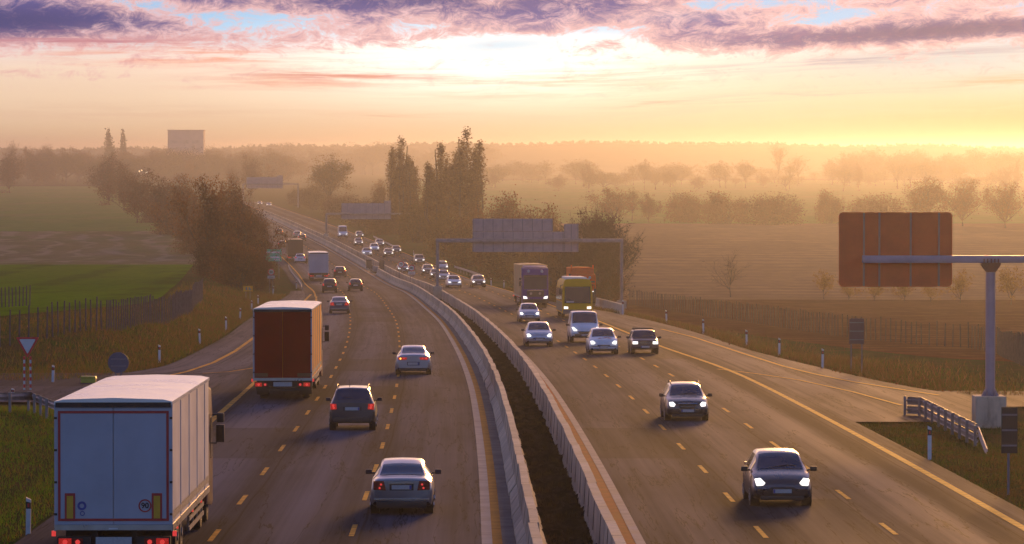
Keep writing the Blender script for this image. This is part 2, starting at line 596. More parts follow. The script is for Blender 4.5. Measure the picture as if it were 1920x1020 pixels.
def asphalt(name, base, tracks, seed=0.0, seams=()):
    """UV: x = metres across from the kerb line, y = metres along"""
    m = bpy.data.materials.new(name)
    m.use_nodes = True
    t = m.node_tree
    N = NT(t)
    b = t.nodes['Principled BSDF']
    uvn = t.nodes.new('ShaderNodeUVMap')
    x, y, _ = N.xyz(uvn.outputs[0])
    wob = N.m('MULTIPLY', N.m('SUBTRACT', N.noise(N.vec(N.m('MULTIPLY', y, 0.012), seed, 3.3), 1.0, 3.0), 0.5), 0.9)
    xs = N.m('ADD', x, wob)
    pol = None
    for c, w, k in tracks:                     # polished and dark bands
        q = N.m('POWER', N.m('ABSOLUTE', N.m('DIVIDE', N.m('SUBTRACT', xs, c), w)), 2.0)
        e = N.m('MULTIPLY', N.m('EXPONENT', N.m('MULTIPLY', q, -1.0)), k)
        pol = e if pol is None else N.m('ADD', pol, e)
    strk = N.noise(N.vec(N.m('MULTIPLY', x, 2.6), N.m('MULTIPLY', y, 0.016), seed), 1.0, 6.0, 0.62, 0.2)
    strk2 = N.noise(N.vec(N.m('MULTIPLY', x, 9.0), N.m('MULTIPLY', y, 0.05), seed + 5), 1.0, 5.0, 0.6)
    blot = N.noise(N.vec(N.m('MULTIPLY', x, 0.35), N.m('MULTIPLY', y, 0.05), seed + 2), 1.0, 6.0, 0.6)
    grain = N.noise(N.vec(N.m('MULTIPLY', x, 22.0), N.m('MULTIPLY', y, 6.0), seed), 1.0, 3.0, 0.7)
    tone = N.m('ADD', N.m('ADD', N.m('MULTIPLY', pol, 0.55), N.m('MULTIPLY', N.m('SUBTRACT', strk, 0.5), 1.1)),
               N.m('ADD', N.m('MULTIPLY', N.m('SUBTRACT', blot, 0.5), 0.9), N.m('MULTIPLY', N.m('SUBTRACT', strk2, 0.5), 0.35)))
    k = N.smooth(N.m('ADD', tone, 0.45), 0.0, 1.1)
    lo = tuple(c * 0.40 for c in base)
    hi = (base[0] * 2.0, base[1] * 1.78, base[2] * 1.55)
    c = N.mix(k, lo, hi)
    jw = N.m('MULTIPLY', N.m('SUBTRACT', N.noise(N.vec(N.m('MULTIPLY', y, 0.09), seed + 3, 0.0), 1.0, 4.0), 0.5), 0.22)
    for sx in seams:
        jd = N.m('ABSOLUTE', N.m('SUBTRACT', N.m('ADD', x, jw), sx))
        c = N.mix(N.m('MULTIPLY', N.smooth(jd, 0.045, 0.012), 0.75), c, (0.010, 0.009, 0.010))
    # repair patches: darker and lighter rectangles of newer tarmac
    px_ = N.m('FLOOR', N.m('MULTIPLY', N.m('ADD', x, 40.0), 0.30))
    py_ = N.m('FLOOR', N.m('MULTIPLY', y, 0.055))
    wn = t.nodes.new('ShaderNodeTexWhiteNoise')
    t.links.new(N.vec(px_, py_, seed), wn.inputs[0])
    pt = N.smooth(wn.outputs[0], 0.93, 0.935)
    c = N.mix(N.m('MULTIPLY', pt, 0.50), c, (0.022, 0.021, 0.024))
    # sealed longitudinal joints and rubber marks
    crk = N.noise(N.vec(N.m('MULTIPLY', x, 0.9), N.m('MULTIPLY', y, 0.03), seed + 8), 1.0, 5.0, 0.6)
    line = N.smooth(N.m('ABSOLUTE', N.m('SUBTRACT', crk, 0.5)), 0.008, 0.002)
    c = N.mix(N.m('MULTIPLY', line, 0.8), c, (0.012, 0.011, 0.011))
    c = N.mix(N.m('MULTIPLY', grain, 0.28), c, (0.02, 0.018, 0.018))
    N.put(b.inputs['Base Color'], c)
    N.put(b.inputs['Roughness'], N.m('ADD', N.lin(k, 0.0, 1.0, 0.72, 0.60), N.m('MULTIPLY', grain, 0.10)))
    b.inputs['Specular IOR Level'].default_value = 0.003
    bp = t.nodes.new('ShaderNodeBump')
    bp.inputs['Strength'].default_value = 0.35
    bp.inputs['Distance'].default_value = 0.01
    t.links.new(grain, bp.inputs['Height'])
    t.links.new(bp.outputs[0], b.inputs['Normal'])
    return m


def ground_mat(name, cols, scales, rough=0.95, rows=None, bump=0.05):
    """cols: three colours mixed by two noises of world position; rows: (dir x, dir y, period, colour, wobble)"""
    m = bpy.data.materials.new(name)
    m.use_nodes = True
    t = m.node_tree
    N = NT(t)
    b = t.nodes['Principled BSDF']
    g = t.nodes.new('ShaderNodeNewGeometry')
    x, y, z = N.xyz(g.outputs['Position'])
    pv = N.vec(x, N.m('MULTIPLY', y, 0.35))
    n1 = N.noise(pv, scales[0], 6.0, 0.62)
    n2 = N.noise(pv, scales[1], 6.0, 0.66, 0.3)
    n3 = N.noise(pv, scales[1] * 7, 4.0, 0.7)
    c = N.mix(N.smooth(n1, 0.38, 0.62), cols[0], cols[1])
    c = N.mix(N.smooth(n2, 0.42, 0.66), c, cols[2])
    c = N.mix(N.m('MULTIPLY', N.smooth(n3, 0.35, 0.7), 0.45), c, tuple(q * 0.55 for q in cols[0]))
    if rows:
        dx, dy, per, rc, wb, k = rows
        s = N.m('ADD', N.m('MULTIPLY', x, dx / per), N.m('MULTIPLY', y, dy / per))
        w = N.noise(N.vec(N.m('MULTIPLY', x, 0.05), N.m('MULTIPLY', y, 0.014)), 1.0, 3.0)
        s = N.m('ADD', s, N.m('MULTIPLY', w, wb))
        wv = N.m('ABSOLUTE', N.m('SUBTRACT', N.m('FRACT', s), 0.5))
        msk = N.m('MULTIPLY', N.smooth(wv, 0.22, 0.06), N.smooth(n2, 0.34, 0.55))
        c = N.mix(N.m('MULTIPLY', msk, k), c, rc)
    N.put(b.inputs['Base Color'], c)
    b.inputs['Roughness'].default_value = rough
    b.inputs['Specular IOR Level'].default_value = 0.0
    bp = t.nodes.new('ShaderNodeBump')
    bp.inputs['Strength'].default_value = 0.8
    bp.inputs['Distance'].default_value = bump
    t.links.new(n3, bp.inputs['Height'])
    t.links.new(bp.outputs[0], b.inputs['Normal'])
    return m


M_ASPH_L = asphalt('asphalt_left', (0.060, 0.068, 0.104), [(-8.4, 0.75, 0.9), (-4.9, 0.6, 0.55), (-1.6, 0.6, 0.25), (-6.6, 0.5, -0.5), (-3.2, 0.45, -0.35), (-10.3, 0.6, -0.5)], 1.0, (-6.35, -3.0, -9.8))
M_ASPH_R = asphalt('asphalt_right', (0.064, 0.066, 0.092), [(12.0, 0.7, 0.8), (8.7, 0.6, 0.5), (5.4, 0.6, 0.2), (12.9, 0.5, -0.9), (10.4, 0.45, -0.25), (7.0, 0.4, -0.3)], 7.0, (7.25, 10.05, 13.3))
M_SLIP = asphalt('asphalt_slip', (0.078, 0.082, 0.110), [(1.5, 1.0, 0.4), (4.0, 0.7, 0.5)], 13.0, (2.6, 6.0))
M_YELLOW = mat('yellow_road_paint', (0.50, 0.225, 0.025), 0.7, 0, 0.45, 2.0, obj=False, spec=0.02)
M_BROWN = mat('ochre_strip_paint', (0.36, 0.145, 0.03), 0.8, 0, 0.25, 1.2, obj=False, spec=0.02)
M_REDSTRIP = mat('red_strip_paint', (0.32, 0.085, 0.04), 0.8, 0, 0.25, 1.2, obj=False, spec=0.02)
M_KERB = mat('kerb_concrete', (0.34, 0.30, 0.28), 0.8, 0, 0.22, 1.1, obj=False, bump=0.005, spec=0.04)
M_GUTTER = mat('gutter_concrete', (0.13, 0.12, 0.12), 0.85, 0, 0.3, 0.9, obj=False, bump=0.006, spec=0.04)

# ------------------------------------------------------------------ the setting
rows = list(np.arange(-30, 700, 3.0)) + list(700 * np.power(9200 / 700.0, np.linspace(0, 1, 90)))
tc_ = np.linspace(-1, 1, 171)
tc_ = np.sign(tc_) * (0.35 * np.abs(tc_) + 0.65 * np.abs(tc_) ** 2.2)
V = []
for Y in rows:
    w = 62 + 0.30 * max(Y, 0)
    cx = PX(max(60, min(Y, 1400)))
    for q in tc_:
        X = cx * (1 - abs(q)) + q * w
        V.append((X, Y, terrain(X, max(Y, 0))))
M_GROUND = ground_mat('rough_grass_ground', [(0.070, 0.072, 0.020), (0.055, 0.085, 0.015), (0.105, 0.070, 0.028)], [0.22, 0.7])
g = link_mesh('ground', np_mesh('ground', np.array(V), grid_faces(len(rows), len(tc_)), M_GROUND, smooth=True))
tag(g, 'rough autumn grassland that the motorway runs across', 'ground', kind='structure')

RY = sorted(set(list(np.arange(20, 700, 6.0)) + list(np.arange(700, 1500, 20.0))))


def ribbon(name, o0, o1, m, lift=0.0, ys=None, label=None, n=2, y_to=None, y_from=None):
    ys = [Y for Y in (ys or RY) if (y_to is None or Y <= y_to) and (y_from is None or Y >= y_from)]
    V, UV = [], []
    for Y in ys:
        a = o0(Y) if callable(o0) else o0
        b = o1(Y) if callable(o1) else o1
        for k in range(n):
            o = a + (b - a) * k / (n - 1)
            V.append((PX(Y) + o, Y, roadz(Y) + lift))
            UV.append((o, Y))
    o = link_mesh(name, np_mesh(name, np.array(V), grid_faces(len(ys), n), m, np.array(UV), smooth=True))
    return tag(o, label, 'road', kind='structure')


L_OUT = lambda Y: -11.3 if Y < 430 else -11.3 - 0.6 * sst(430, 520, Y)
R_OUT = lambda Y: 14.6 - 1.5 * sst(230, 330, Y) - 0.4 * sst(330, 450, Y) + 0.8 * sst(700, 1000, Y)
ribbon('left_carriageway', L_OUT, 0.0, M_ASPH_L, 0.0, label='left carriageway of dark asphalt with traffic driving away')
ribbon('right_carriageway', 3.92, R_OUT, M_ASPH_R, 0.0, label='right carriageway of dark asphalt with oncoming traffic')
ribbon('kerb_strip', 0.0, 0.26, M_KERB, 0.012, label='pale concrete strip along the left carriageway')
ribbon('marking_strip', 0.26, 0.50, M_BROWN, 0.006, label='ochre painted strip beside the left concrete barrier')
ribbon('gutter', 0.50, 0.95, M_GUTTER, 0.0, label='grey concrete gutter at the foot of the left barrier')
ribbon('red_strip', 3.10, 3.72, M_REDSTRIP, 0.004, label='reddish strip behind the right concrete barrier')
ribbon('kerb_strip', 3.72, 3.96, M_KERB, 0.012, label='pale concrete strip along the right carriageway')


def poly_sheet(name, left, right, y0, y1, m, lift, label, dy=3.0, surf=None, n=12, cat='road'):
    """sheet between two X(Y) curves"""
    ys = list(np.arange(y0, y1, dy)) + [y1]
    V, UV = [], []
    for Y in ys:
        a, b = left(Y), right(Y)
        for k in range(n):
            X = a + (b - a) * k / (n - 1)
            V.append((X, Y, (surf(X, Y) if surf else roadz(Y)) + lift))
            UV.append((X - a, Y))
    o = link_mesh(name, np_mesh(name, np.array(V), grid_faces(len(ys), n), m, np.array(UV), smooth=True))
    return tag(o, label, cat, kind='structure')


_ls = pch([152, 158, 163, 168, 176, 190, 200], [-12.5, -14, -20, -34, -40, -40, -40])
poly_sheet('slip_road', lambda Y: min(LX(Y), -11) if Y > 196 else (-46 if Y > 176 else -46), lambda Y: PX(Y) - 11.25, 166, 455, M_SLIP, -0.01, 'slip road that joins the left carriageway beside the grass bank', 2.0)
_rs_in = pch([150, 152, 156, 162, 166, 172], [13.2, 15.0, 17.5, 18.6, 22, 30])
poly_sheet('slip_road', lambda Y: PX(Y) + (R_OUT(Y) - 0.05) if Y > 157 else (PX(Y) + R_OUT(Y) - 0.05), lambda Y: RX(Y) if Y > 176 else (48 if Y > 163 else 19.0 + (Y - 150) * 0.1), 150, 400, M_SLIP, -0.01, 'slip road that leaves the right carriageway past the guard rail', 1.5)

# painted lines
mk = MB()


def dash_line(mb, off, y0, y1, per, ln, w, lift=0.008, phase=0.0):
    Y = y0 + phase
    while Y < y1:
        o = off(Y) if callable(off) else off
        a, b = Y, min(Y + ln, y1)
        k = max(1, int((b - a) / 8))
        for i in range(k):
            p, q = a + (b - a) * i / k, a + (b - a) * (i + 1) / k
            oo, oq = (off(p), off(q)) if callable(off) else (off, off)
            mb.add([(PX(p) + oo - w, p, roadz(p) + lift), (PX(p) + oo + w, p, roadz(p) + lift),
                    (PX(q) + oq + w, q, roadz(q) + lift), (PX(q) + oq - w, q, roadz(q) + lift)], [(0, 1, 2, 3)])
        Y += per


dl1 = lambda Y: -6.62 - 0.35 * sst(220, 330, Y)
dl2 = lambda Y: -3.22 - 0.1 * sst(120, 190, Y)
dash_line(mk, dl1, 59.0, 900, 12, 3.6, 0.066, phase=0.0)
dash_line(mk, dl2, 58.0, 900, 12, 3.6, 0.066, phase=2.5)
dash_line(mk, 7.0, 60, 900, 12, 3.6, 0.066, phase=0.0)
dash_line(mk, lambda Y: 10.3 - 0.1 * sst(150, 300, Y), 60, 900, 12, 3.6, 0.066, phase=1.0)
dash_line(mk, lambda Y: -10.1 - 0.15 * sst(150, 300, Y), 40, 170, 130, 130, 0.12)
dash_line(mk, lambda Y: -10.1, 170, 420, 24, 22, 0.10)
dash_line(mk, lambda Y: -10.2, 420, 1400, 980, 980, 0.10)
dash_line(mk, lambda Y: 13.75 - 0.9 * sst(190, 250, Y), 40, 330, 290, 290, 0.12)
dash_line(mk, lambda Y: 12.55, 330, 1400, 1070, 1070, 0.10)


def free_line(mb, pts, w=0.09, lift=0.008):
    P = [on_road(*p) for p in pts]
    for a, b in zip(P[:-1], P[1:]):
        d = (b - a)
        n = Vector((-d.y, d.x, 0)).normalized() * w
        mb.add([a - n + Vector((0, 0, lift)), a + n + Vector((0, 0, lift)), b + n + Vector((0, 0, lift)), b - n + Vector((0, 0, lift))], [(0, 1, 2, 3)])


free_line(mk, [(250, 716), (300, 708), (350, 697), (400, 680), (440, 659), (475, 634), (520, 604), (560, 575), (583, 552)], 0.12)
free_line(mk, [(380, 700), (430, 697), (475, 690)], 0.09)
free_line(mk, [(1240, 617), (1300, 632), (1400, 665), (1470, 687), (1530, 702), (1600, 716), (1700, 732), (1760, 741)], 0.10)
free_line(mk, [(1345, 692), (1420, 701), (1500, 713), (1600, 735), (1690, 760)], 0.08)
mko = mk.build('road_markings', M_YELLOW)
tag(mko, 'yellow dashed and solid lines painted on both carriageways', 'marking', kind='structure')

# earth between the barriers
rng = np.random.default_rng(5)
ys = list(np.arange(60, 460, 0.35)) + list(np.arange(460, 1400, 8.0))
V = []
for Y in ys:
    for k in range(9):
        o = 1.35 + (2.95 - 1.35) * k / 8
        h = 0.02 + (0.17 * rng.random() ** 1.5 + 0.10 * math.sin(Y * 1.1 + 1.3 * math.sin(k)) * (0.4 + 0.6 * rng.random()) if Y < 460 else 0.05)
        V.append((PX(Y) + o, Y, roadz(Y) - 0.06 + h))
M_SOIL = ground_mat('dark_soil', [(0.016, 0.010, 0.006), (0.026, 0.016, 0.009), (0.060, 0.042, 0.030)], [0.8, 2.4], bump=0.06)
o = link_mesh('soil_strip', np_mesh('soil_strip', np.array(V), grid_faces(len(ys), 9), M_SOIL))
tag(o, 'strip of dark bare soil between the two concrete barriers', 'soil', kind='structure')

# fields
M_GREEN = ground_mat('winter_crop', [(0.095, 0.19, 0.004), (0.118, 0.225, 0.005), (0.090, 0.16, 0.006)], [0.03, 0.12], rows=(1, 0.04, 12, (0.030, 0.045, 0.010), 0.4, 0.35))
M_VINE = ground_mat('harrowed_field', [(0.16, 0.14, 0.06), (0.11, 0.155, 0.03), (0.22, 0.165, 0.11)], [0.02, 0.08], rows=(1, 0.10, 7.5, (0.27, 0.23, 0.16), 3.2, 0.60))
M_FARG = ground_mat('far_meadow', [(0.12, 0.20, 0.04), (0.13, 0.215, 0.04), (0.17, 0.20, 0.06)], [0.006, 0.03])
M_PLOUGH = ground_mat('ploughed_earth', [(0.16, 0.062, 0.022), (0.12, 0.045, 0.016), (0.21, 0.085, 0.034)], [0.08, 0.35], rows=(0.1, 1, 6, (0.035, 0.02, 0.012), 0.3, 0.5))  # orange flare glow is put into the redder earth colour
M_TAN = ground_mat('stubble_field', [(0.26, 0.15, 0.075), (0.22, 0.125, 0.06), (0.31, 0.18, 0.09)], [0.01, 0.05], rows=(0.12, 1, 16, (0.17, 0.095, 0.045), 0.8, 0.6))


def field(name, y0, y1, xl, xr, m, label, lift=0.06, n=40):
    k = max(12, int((y1 - y0) / 8))
    ys = np.linspace(y0, y1, k)
    V = []
    for Y in ys:
        a, b = xl(Y), xr(Y)
        for j in range(n):
            X = a + (b - a) * j / (n - 1)
            V.append((X, Y, terrain(X, Y) + lift))
    o = link_mesh(name, np_mesh(name, np.array(V), grid_faces(k, n), m, smooth=True))
    return tag(o, label, 'field', kind='structure')


LF = pch([250, 268, 284, 308, 392, 450, 600, 1000, 2200], [-34, -33, -31, -28.5, -33, -37, -48, -95, -230])
wid = lambda Y: 62 + 0.29 * Y
field('field', 262, 575, lambda Y: -wid(Y), lambda Y: LF(Y) - 1.0, M_GREEN, 'bright green crop field behind the picket fence')
field('field', 575, 900, lambda Y: -wid(Y), lambda Y: LF(Y) + 3, M_VINE, 'brown harrowed field with pale wavy rows')
field('field', 900, 2150, lambda Y: -wid(Y), lambda Y: LF(Y) + 7, M_FARG, 'misty green meadow in front of the far left trees')
RF = pch([180, 219, 250, 270, 355, 440, 600, 1000, 2200], [38, 29, 26, 23, 12.8, 8.5, 6, -2, -60])
field('field', 225, 450, lambda Y: RF(Y) + 0.6, lambda Y: wid(Y), M_PLOUGH, 'dark ploughed field behind the right post fence')
field('field', 450, 1000, lambda Y: RF(Y) + 1, lambda Y: wid(Y), M_TAN, 'pale tan stubble field stretching to the hedgerow')
field('field', 1000, 2600, lambda Y: -10 - 0.02 * Y, lambda Y: wid(Y), M_FARG, 'misty meadow beyond the right hedgerow')

# far ridge
M_HILL = ground_mat('far_hillside', [(0.06, 0.06, 0.03), (0.05, 0.055, 0.03), (0.07, 0.06, 0.035)], [0.002, 0.01])
V = []
hx = np.linspace(-700, 900, 120)
for k, Y in enumerate((3300, 3700, 4100, 4700)):
    for X in hx:
        px = 960 + 7340 * X / 4100
        yr = 276 + 5 * math.sin(px * 0.004 + 1.0) - 6 * sst(900, 1350, px) + 6 * sst(1700, 2000, px) + 1.5 * math.sin(px * 0.021)
        top = ZC + (285 - yr) / 7340 * 4100
        base = roadz(Y) - 0.4
        V.append((X, Y, base if k in (0, 3) else base + (top - base) * (0.62 if k == 1 else 1.0)))
o = link_mesh('hills', np_mesh('hills', np.array(V), grid_faces(4, len(hx)), M_HILL, smooth=True))
tag(o, 'low ridge fading into the evening haze on the horizon', 'hills', kind='structure')

# haze: even air over the whole plain
hz = bpy.data.materials.new('haze_air')
hz.use_nodes = True
ht = hz.node_tree
ht.nodes.clear()
ho = ht.nodes.new('ShaderNodeOutputMaterial')
hv = ht.nodes.new('ShaderNodeVolumePrincipled')
hv.inputs['Color'].default_value = (0.31, 0.34, 0.47, 1)
hv.inputs['Density'].default_value = 0.00024
hv.inputs['Anisotropy'].default_value = 0.87
ht.links.new(hv.outputs[0], ho.inputs['Volume'])
o = MB().box(-4200, 4200, -120, 9600, -14.0, 24.5).build('haze', hz)
tag(o, 'evening haze lying over the plain', 'haze', kind='stuff')


# ------------------------------------------------------------------ barriers
def barrier_mesh(kind, L):
    mb = MB()
    if kind == 'left':
        prof = [(-0.36, 0), (-0.355, 0.09), (-0.16, 0.36), (-0.105, 0.93), (0.105, 0.93), (0.16, 0.36), (0.355, 0.09), (0.36, 0)]
    else:
        prof = [(-0.20, 0), (-0.195, 0.08), (-0.155, 0.20), (-0.115, 0.98), (0.115, 0.98), (0.15, 0.24), (0.21, 0.10), (0.22, 0)]
    mb.prism_y(prof, 0.028, L - 0.028, 0)
    if kind == 'right':                                     # shallow cast ribs on the faces
        n = max(2, int(L / 1.9))
        for k in range(1, n):
            y = L * k / n
            for s in (-1, 1):
                mb.prism_y([(s * 0.152, 0.25), (s * 0.117, 0.96), (s * 0.130, 0.96), (s * 0.168, 0.25)], y - 0.012, y + 0.012, 1)
    else:
        for s in (-1, 1):
            mb.prism_y([(s * 0.153, 0.40), (s * 0.112, 0.90), (s * 0.117, 0.90), (s * 0.160, 0.40)], L / 2 - 0.015, L / 2 + 0.015, 1)
    mb.prism_y([(-0.07, 0.1), (-0.07, 0.86), (0.07, 0.86), (0.07, 0.1)], -0.028, 0.028, 1)
    return mb.mesh('concrete_barrier', [M_CONC, M_CONCD])


rnd = random.Random(11)
for kind, off, lab, grp, gap in (('left', 1.18, 'concrete barrier section in the wall beside the left carriageway', 'concrete sections of the left barrier', (566, 588)),
                                 ('right', 2.91, 'concrete barrier section in the wall beside the right carriageway', 'concrete sections of the right barrier', (0, 0))):
    me1, me2 = barrier_mesh(kind, 4.2), barrier_mesh(kind, 10.5)
    Y = 60.0
    while Y < 1180:
        near = Y < 430
        L = 4.2 if near else 10.5
        if not (gap[0] - 10 < Y < gap[1]):
            o = link_mesh('concrete_barrier', me1 if near else me2)
            j = rnd.uniform(-0.022, 0.022) if near else 0
            o.location = (PX(Y) + off + j, Y, roadz(Y) - 0.02)
            o.rotation_euler = (-math.atan((drop(Y + L) - drop(Y)) / L), 0, -math.atan((PX(Y + L) - PX(Y)) / L) + (rnd.uniform(-0.006, 0.006) if near else 0))
            tag(o, lab, 'barrier', grp)
        Y += L


# ------------------------------------------------------------------ cars
def car_proto(name, sp):
    L, W = sp['L'], sp['W']
    st = sp['st']
    cols = list(zip(*st))
    fy = cols[0]
    fn = [pch(fy, c) for c in cols[1:]]                    # zb, belt, top, ws, wb, wt

    def sec(y):
        zb, zt, top, ws, wb, wt = [f(y) for f in fn]
        zm = zb + (zt - zb) * 0.62
        top = max(top, zt + 0.03)
        ed = min(0.06, (top - zt) * 0.35)
        return [(0, zb), (ws * 0.88, zb), (ws * 0.97, zb + 0.05), (ws, zb + 0.17), (max(ws, wb) * 1.012, zm), (wb, zt),
                (wt, top - ed), (wt * 0.88, top - 0.012), (wt * 0.5, top + 0.006), (0, top + 0.014)]

    def ztop(x, y):
        p = sec(y)[6:]
        ax = abs(x)
        for (xa, za), (xb, zb_) in zip(p[:-1], p[1:]):
            if xb <= ax <= xa + 1e-9:
                return zb_ + (za - zb_) * (ax - xb) / max(1e-6, xa - xb)
        return p[0][1]

    ys = sorted(set([round(v, 3) for v in fy] + [round(v, 3) for v in np.linspace(0, L, 27)]))
    ys = [y for i, y in enumerate(ys) if i == 0 or y - ys[i - 1] > 0.015 or y in fy]
    root = empty(name)
    V, Fc, MI = [], [], []
    for y in ys:
        h = sec(y)
        ring = h + [(-x, z) for x, z in h[-2:0:-1]]
        V += [(x, y, z) for x, z in ring]
    n = 18
    for i in range(len(ys) - 1):
        for k in range(n):
            a, b = i * n + k, i * n + (k + 1) % n
            Fc.append((a, b, b + n, a + n))
            dark = k in (0, n - 1, 1, n - 2) or (sp.get('clad') and k in (2, 3, n - 3, n - 4) and sp['clad'])
            MI.append(1 if dark else 0)
    Fc += [tuple(range(n)), tuple(range(len(V) - 1, len(V) - n - 1, -1))]
    MI += [0, 0]
    mb = MB()
    mb.v, mb.f, mb.mi = V, Fc, MI
    mb.build('body', [sp['paint'], M_BLACK], root, smooth=True)

    def patch(nm, y0, y1, frac, m=M_GLASS, lift=0.014, nx=9, ny=7):
        v, f = [], []
        for j in range(ny):
            y = y0 + (y1 - y0) * j / (ny - 1)
            wt = sec(y)[6][0] * frac
            for i in range(nx):
                x = -wt + 2 * wt * i / (nx - 1)
                z = ztop(x, y)
                dz = (ztop(x, y + 0.02) - ztop(x, y - 0.02)) / 0.04
                nv = Vector((0, -dz, 1)).normalized() * lift
                v.append((x, y + nv.y, z + nv.z))
        for j in range(ny - 1):
            for i in range(nx - 1):
                a = j * nx + i
                f.append((a, a + 1, a + nx + 1, a + nx))
        mb = MB().add(v, f)
        return mb.build(nm, m, root, smooth=True)

    def side(y0, y1):
        for s in (-1, 1):
            v, f = [], []
            k = 9
            for j in range(k):
                y = y0 + (y1 - y0) * j / (k - 1)
                p = sec(y)
                a, b = p[5], p[6]
                for t in (0.10, 0.90):
                    v.append((s * (a[0] + (b[0] - a[0]) * t + 0.012), y, a[1] + (b[1] - a[1]) * t + 0.002))
            for j in range(k - 1):
                f.append((2 * j, 2 * j + 1, 2 * j + 3, 2 * j + 2))
            MB().add(v, f).build('side_window', M_GLASS, root, smooth=True)

    patch('windshield', sp['ws'][0], sp['ws'][1], 0.93)
    rw = patch('rear_window', sp['rw'][0], sp['rw'][1], 0.90)
    for a, b in sp['side']:
        side(a, b)
    # wheels
    for y in sp['wheels']:
        for s in (-1, 1):
            r = sp['r']
            x = W / 2 - 0.10
            pr = [(-0.10, r * 0.62), (-0.10, r * 0.95), (-0.07, r), (0.07, r), (0.10, r * 0.95), (0.10, r * 0.62)]
            w = MB().lathe_x([(s * x + a, q) for a, q in pr], y, r, 22).build('wheel', M_RUBBER, root, smooth=True)
            rm = MB().lathe_x([(s * (x + 0.085), r * 0.61), (s * (x + 0.105), r * 0.58), (s * (x + 0.112), 0.05)], y, r, 18)
            for q in range(5):
                t = q * 2 * math.pi / 5
                rm.tube([(s * (x + 0.112), y + 0.05 * math.cos(t), r + 0.05 * math.sin(t)), (s * (x + 0.11), y + r * 0.56 * math.cos(t), r + r * 0.56 * math.sin(t))], 0.025, 5)
            rm.build('rim', M_RIM, w)
            MB().lathe_x([(s * (W / 2 - 0.25), r * 1.12), (s * (W / 2 + 0.004), r * 1.16), (s * (W / 2 + 0.006), r * 1.05)], y, r, 22).build('wheel_arch', M_BLACK, root, smooth=True)
    # mirrors
    ym = sp['ws'][1] - 0.42
    pm = sec(ym)
    for s in (-1, 1):
        x0 = pm[5][0] - 0.02
        mb = MB()
        mb.box(s * x0, s * (x0 + 0.13), ym - 0.05, ym + 0.03, pm[5][1] + 0.03, pm[5][1] + 0.08)
        mb.box(s * (x0 + 0.08), s * (x0 + 0.27), ym - 0.06, ym + 0.07, pm[5][1] + 0.02, pm[5][1] + 0.16)
        mo = mb.build('mirror', sp.get('mirror_mat', M_BLACK), root, bevel=0.03)
        MB().box(s * (x0 + 0.10), s * (x0 + 0.25), ym - 0.068, ym - 0.062, pm[5][1] + 0.04, pm[5][1] + 0.145).build('mirror_glass', M_GLASS, mo)
    # lamps and plates, front and rear
    for s in (-1, 1):
        tl = MB().prism_y([(s * x, z) for x, z in sp['tail']], -0.03, sp.get('tail_d', 0.16)).build('tail_light', M_TAIL, root, bevel=0.008, segs=1)
        for bx, bz, br in sp['bulbs']:
            MB().tube([(s * bx, -0.040, bz), (s * bx, -0.028, bz)], br, 10).build('bulb', M_BULB, tl)
        hl = MB().prism_y([(s * x, z) for x, z in sp['head']], L - sp.get('head_d', 0.24), L + 0.03).build('headlight', M_HEAD, root, bevel=0.012, segs=1)
    zc = sp['rplate']
    pl = MB().box(-0.28, 0.28, -0.028, -0.005, zc - 0.062, zc + 0.062).build('number_plate', M_PLATE, root)
    MB().box(0.22, 0.277, -0.031, -0.0285, zc - 0.055, zc + 0.055).build('plate_band', M_PLATEB, pl)
    zc = sp['fplate']
    pl = MB().box(-0.26, 0.26, L + 0.005, L + 0.035, zc - 0.055, zc + 0.055).build('number_plate', M_PLATE, root)
    MB().box(0.205, 0.257, L + 0.0355, L + 0.038, zc - 0.05, zc + 0.05).build('plate_band', M_PLATEB, pl)
    gr = sp['grille']
    g_ = MB().prism_y([(-x, z) for x, z in gr] + [(x, z) for x, z in gr[::-1]], L - 0.14, L + 0.022).build('grille', M_BLACK, root)
    if sp.get('grille_rim'):
        q = MB()
        pts = [(-x, L + 0.025, z) for x, z in gr] + [(x, L + 0.025, z) for x, z in gr[::-1]]
        q.tube(pts + [pts[0]], 0.016, 5)
        q.build('grille_rim', M_CHROME, g_)
    if sp.get('bars'):
        q = MB()
        for z in np.linspace(gr[0][1], gr[-1][1], 4)[1:-1]:
            q.box(-gr[0][0] * 0.86, gr[0][0] * 0.86, L + 0.02, L + 0.03, z - 0.008, z + 0.008)
        q.build('grille_bar', M_CHROME, g_)
    # lower bumpers
    zb = sp['bump_z']
    MB().box(-W * 0.40, W * 0.40, -0.022, 0.2, zb[0], zb[1]).build('rear_bumper', M_BLACK, root, bevel=0.02)
    MB().box(-W * 0.36, W * 0.36, L - 0.2, L + 0.02, zb[0] - 0.02, zb[1] - 0.06).build('front_bumper', M_BLACK, root, bevel=0.02)
    if sp.get('trim_z'):
        MB().box(-W * 0.44, W * 0.44, -0.03, 0.15, sp['trim_z'], sp['trim_z'] + 0.03).build('bumper_trim', M_CHROME, root)
    if sp.get('handle_z'):
        MB().box(-0.36, 0.36, -0.035, -0.004, sp['handle_z'], sp['handle_z'] + 0.035).build('trunk_handle', M_CHROME, root)
    if sp.get('recess'):
        a, b, c = sp['recess']
        MB().box(-a, a, -0.012, 0.02, b, c).build('plate_recess', M_BLACK, root)
    if sp.get('rails'):
        for s in (-1, 1):
            mb = MB()
            y0, y1 = sp['rails']
            pts = []
            for j in range(9):
                y = y0 + (y1 - y0) * j / 8
                p = sec(y)
                pts.append((s * (p[6][0] - 0.03), y, p[7][1] + (0.0 if j in (0, 8) else 0.065)))
            mb.tube(pts, 0.022, 6)
            mb.build('roof_rail', M_BLACK, root, smooth=True)
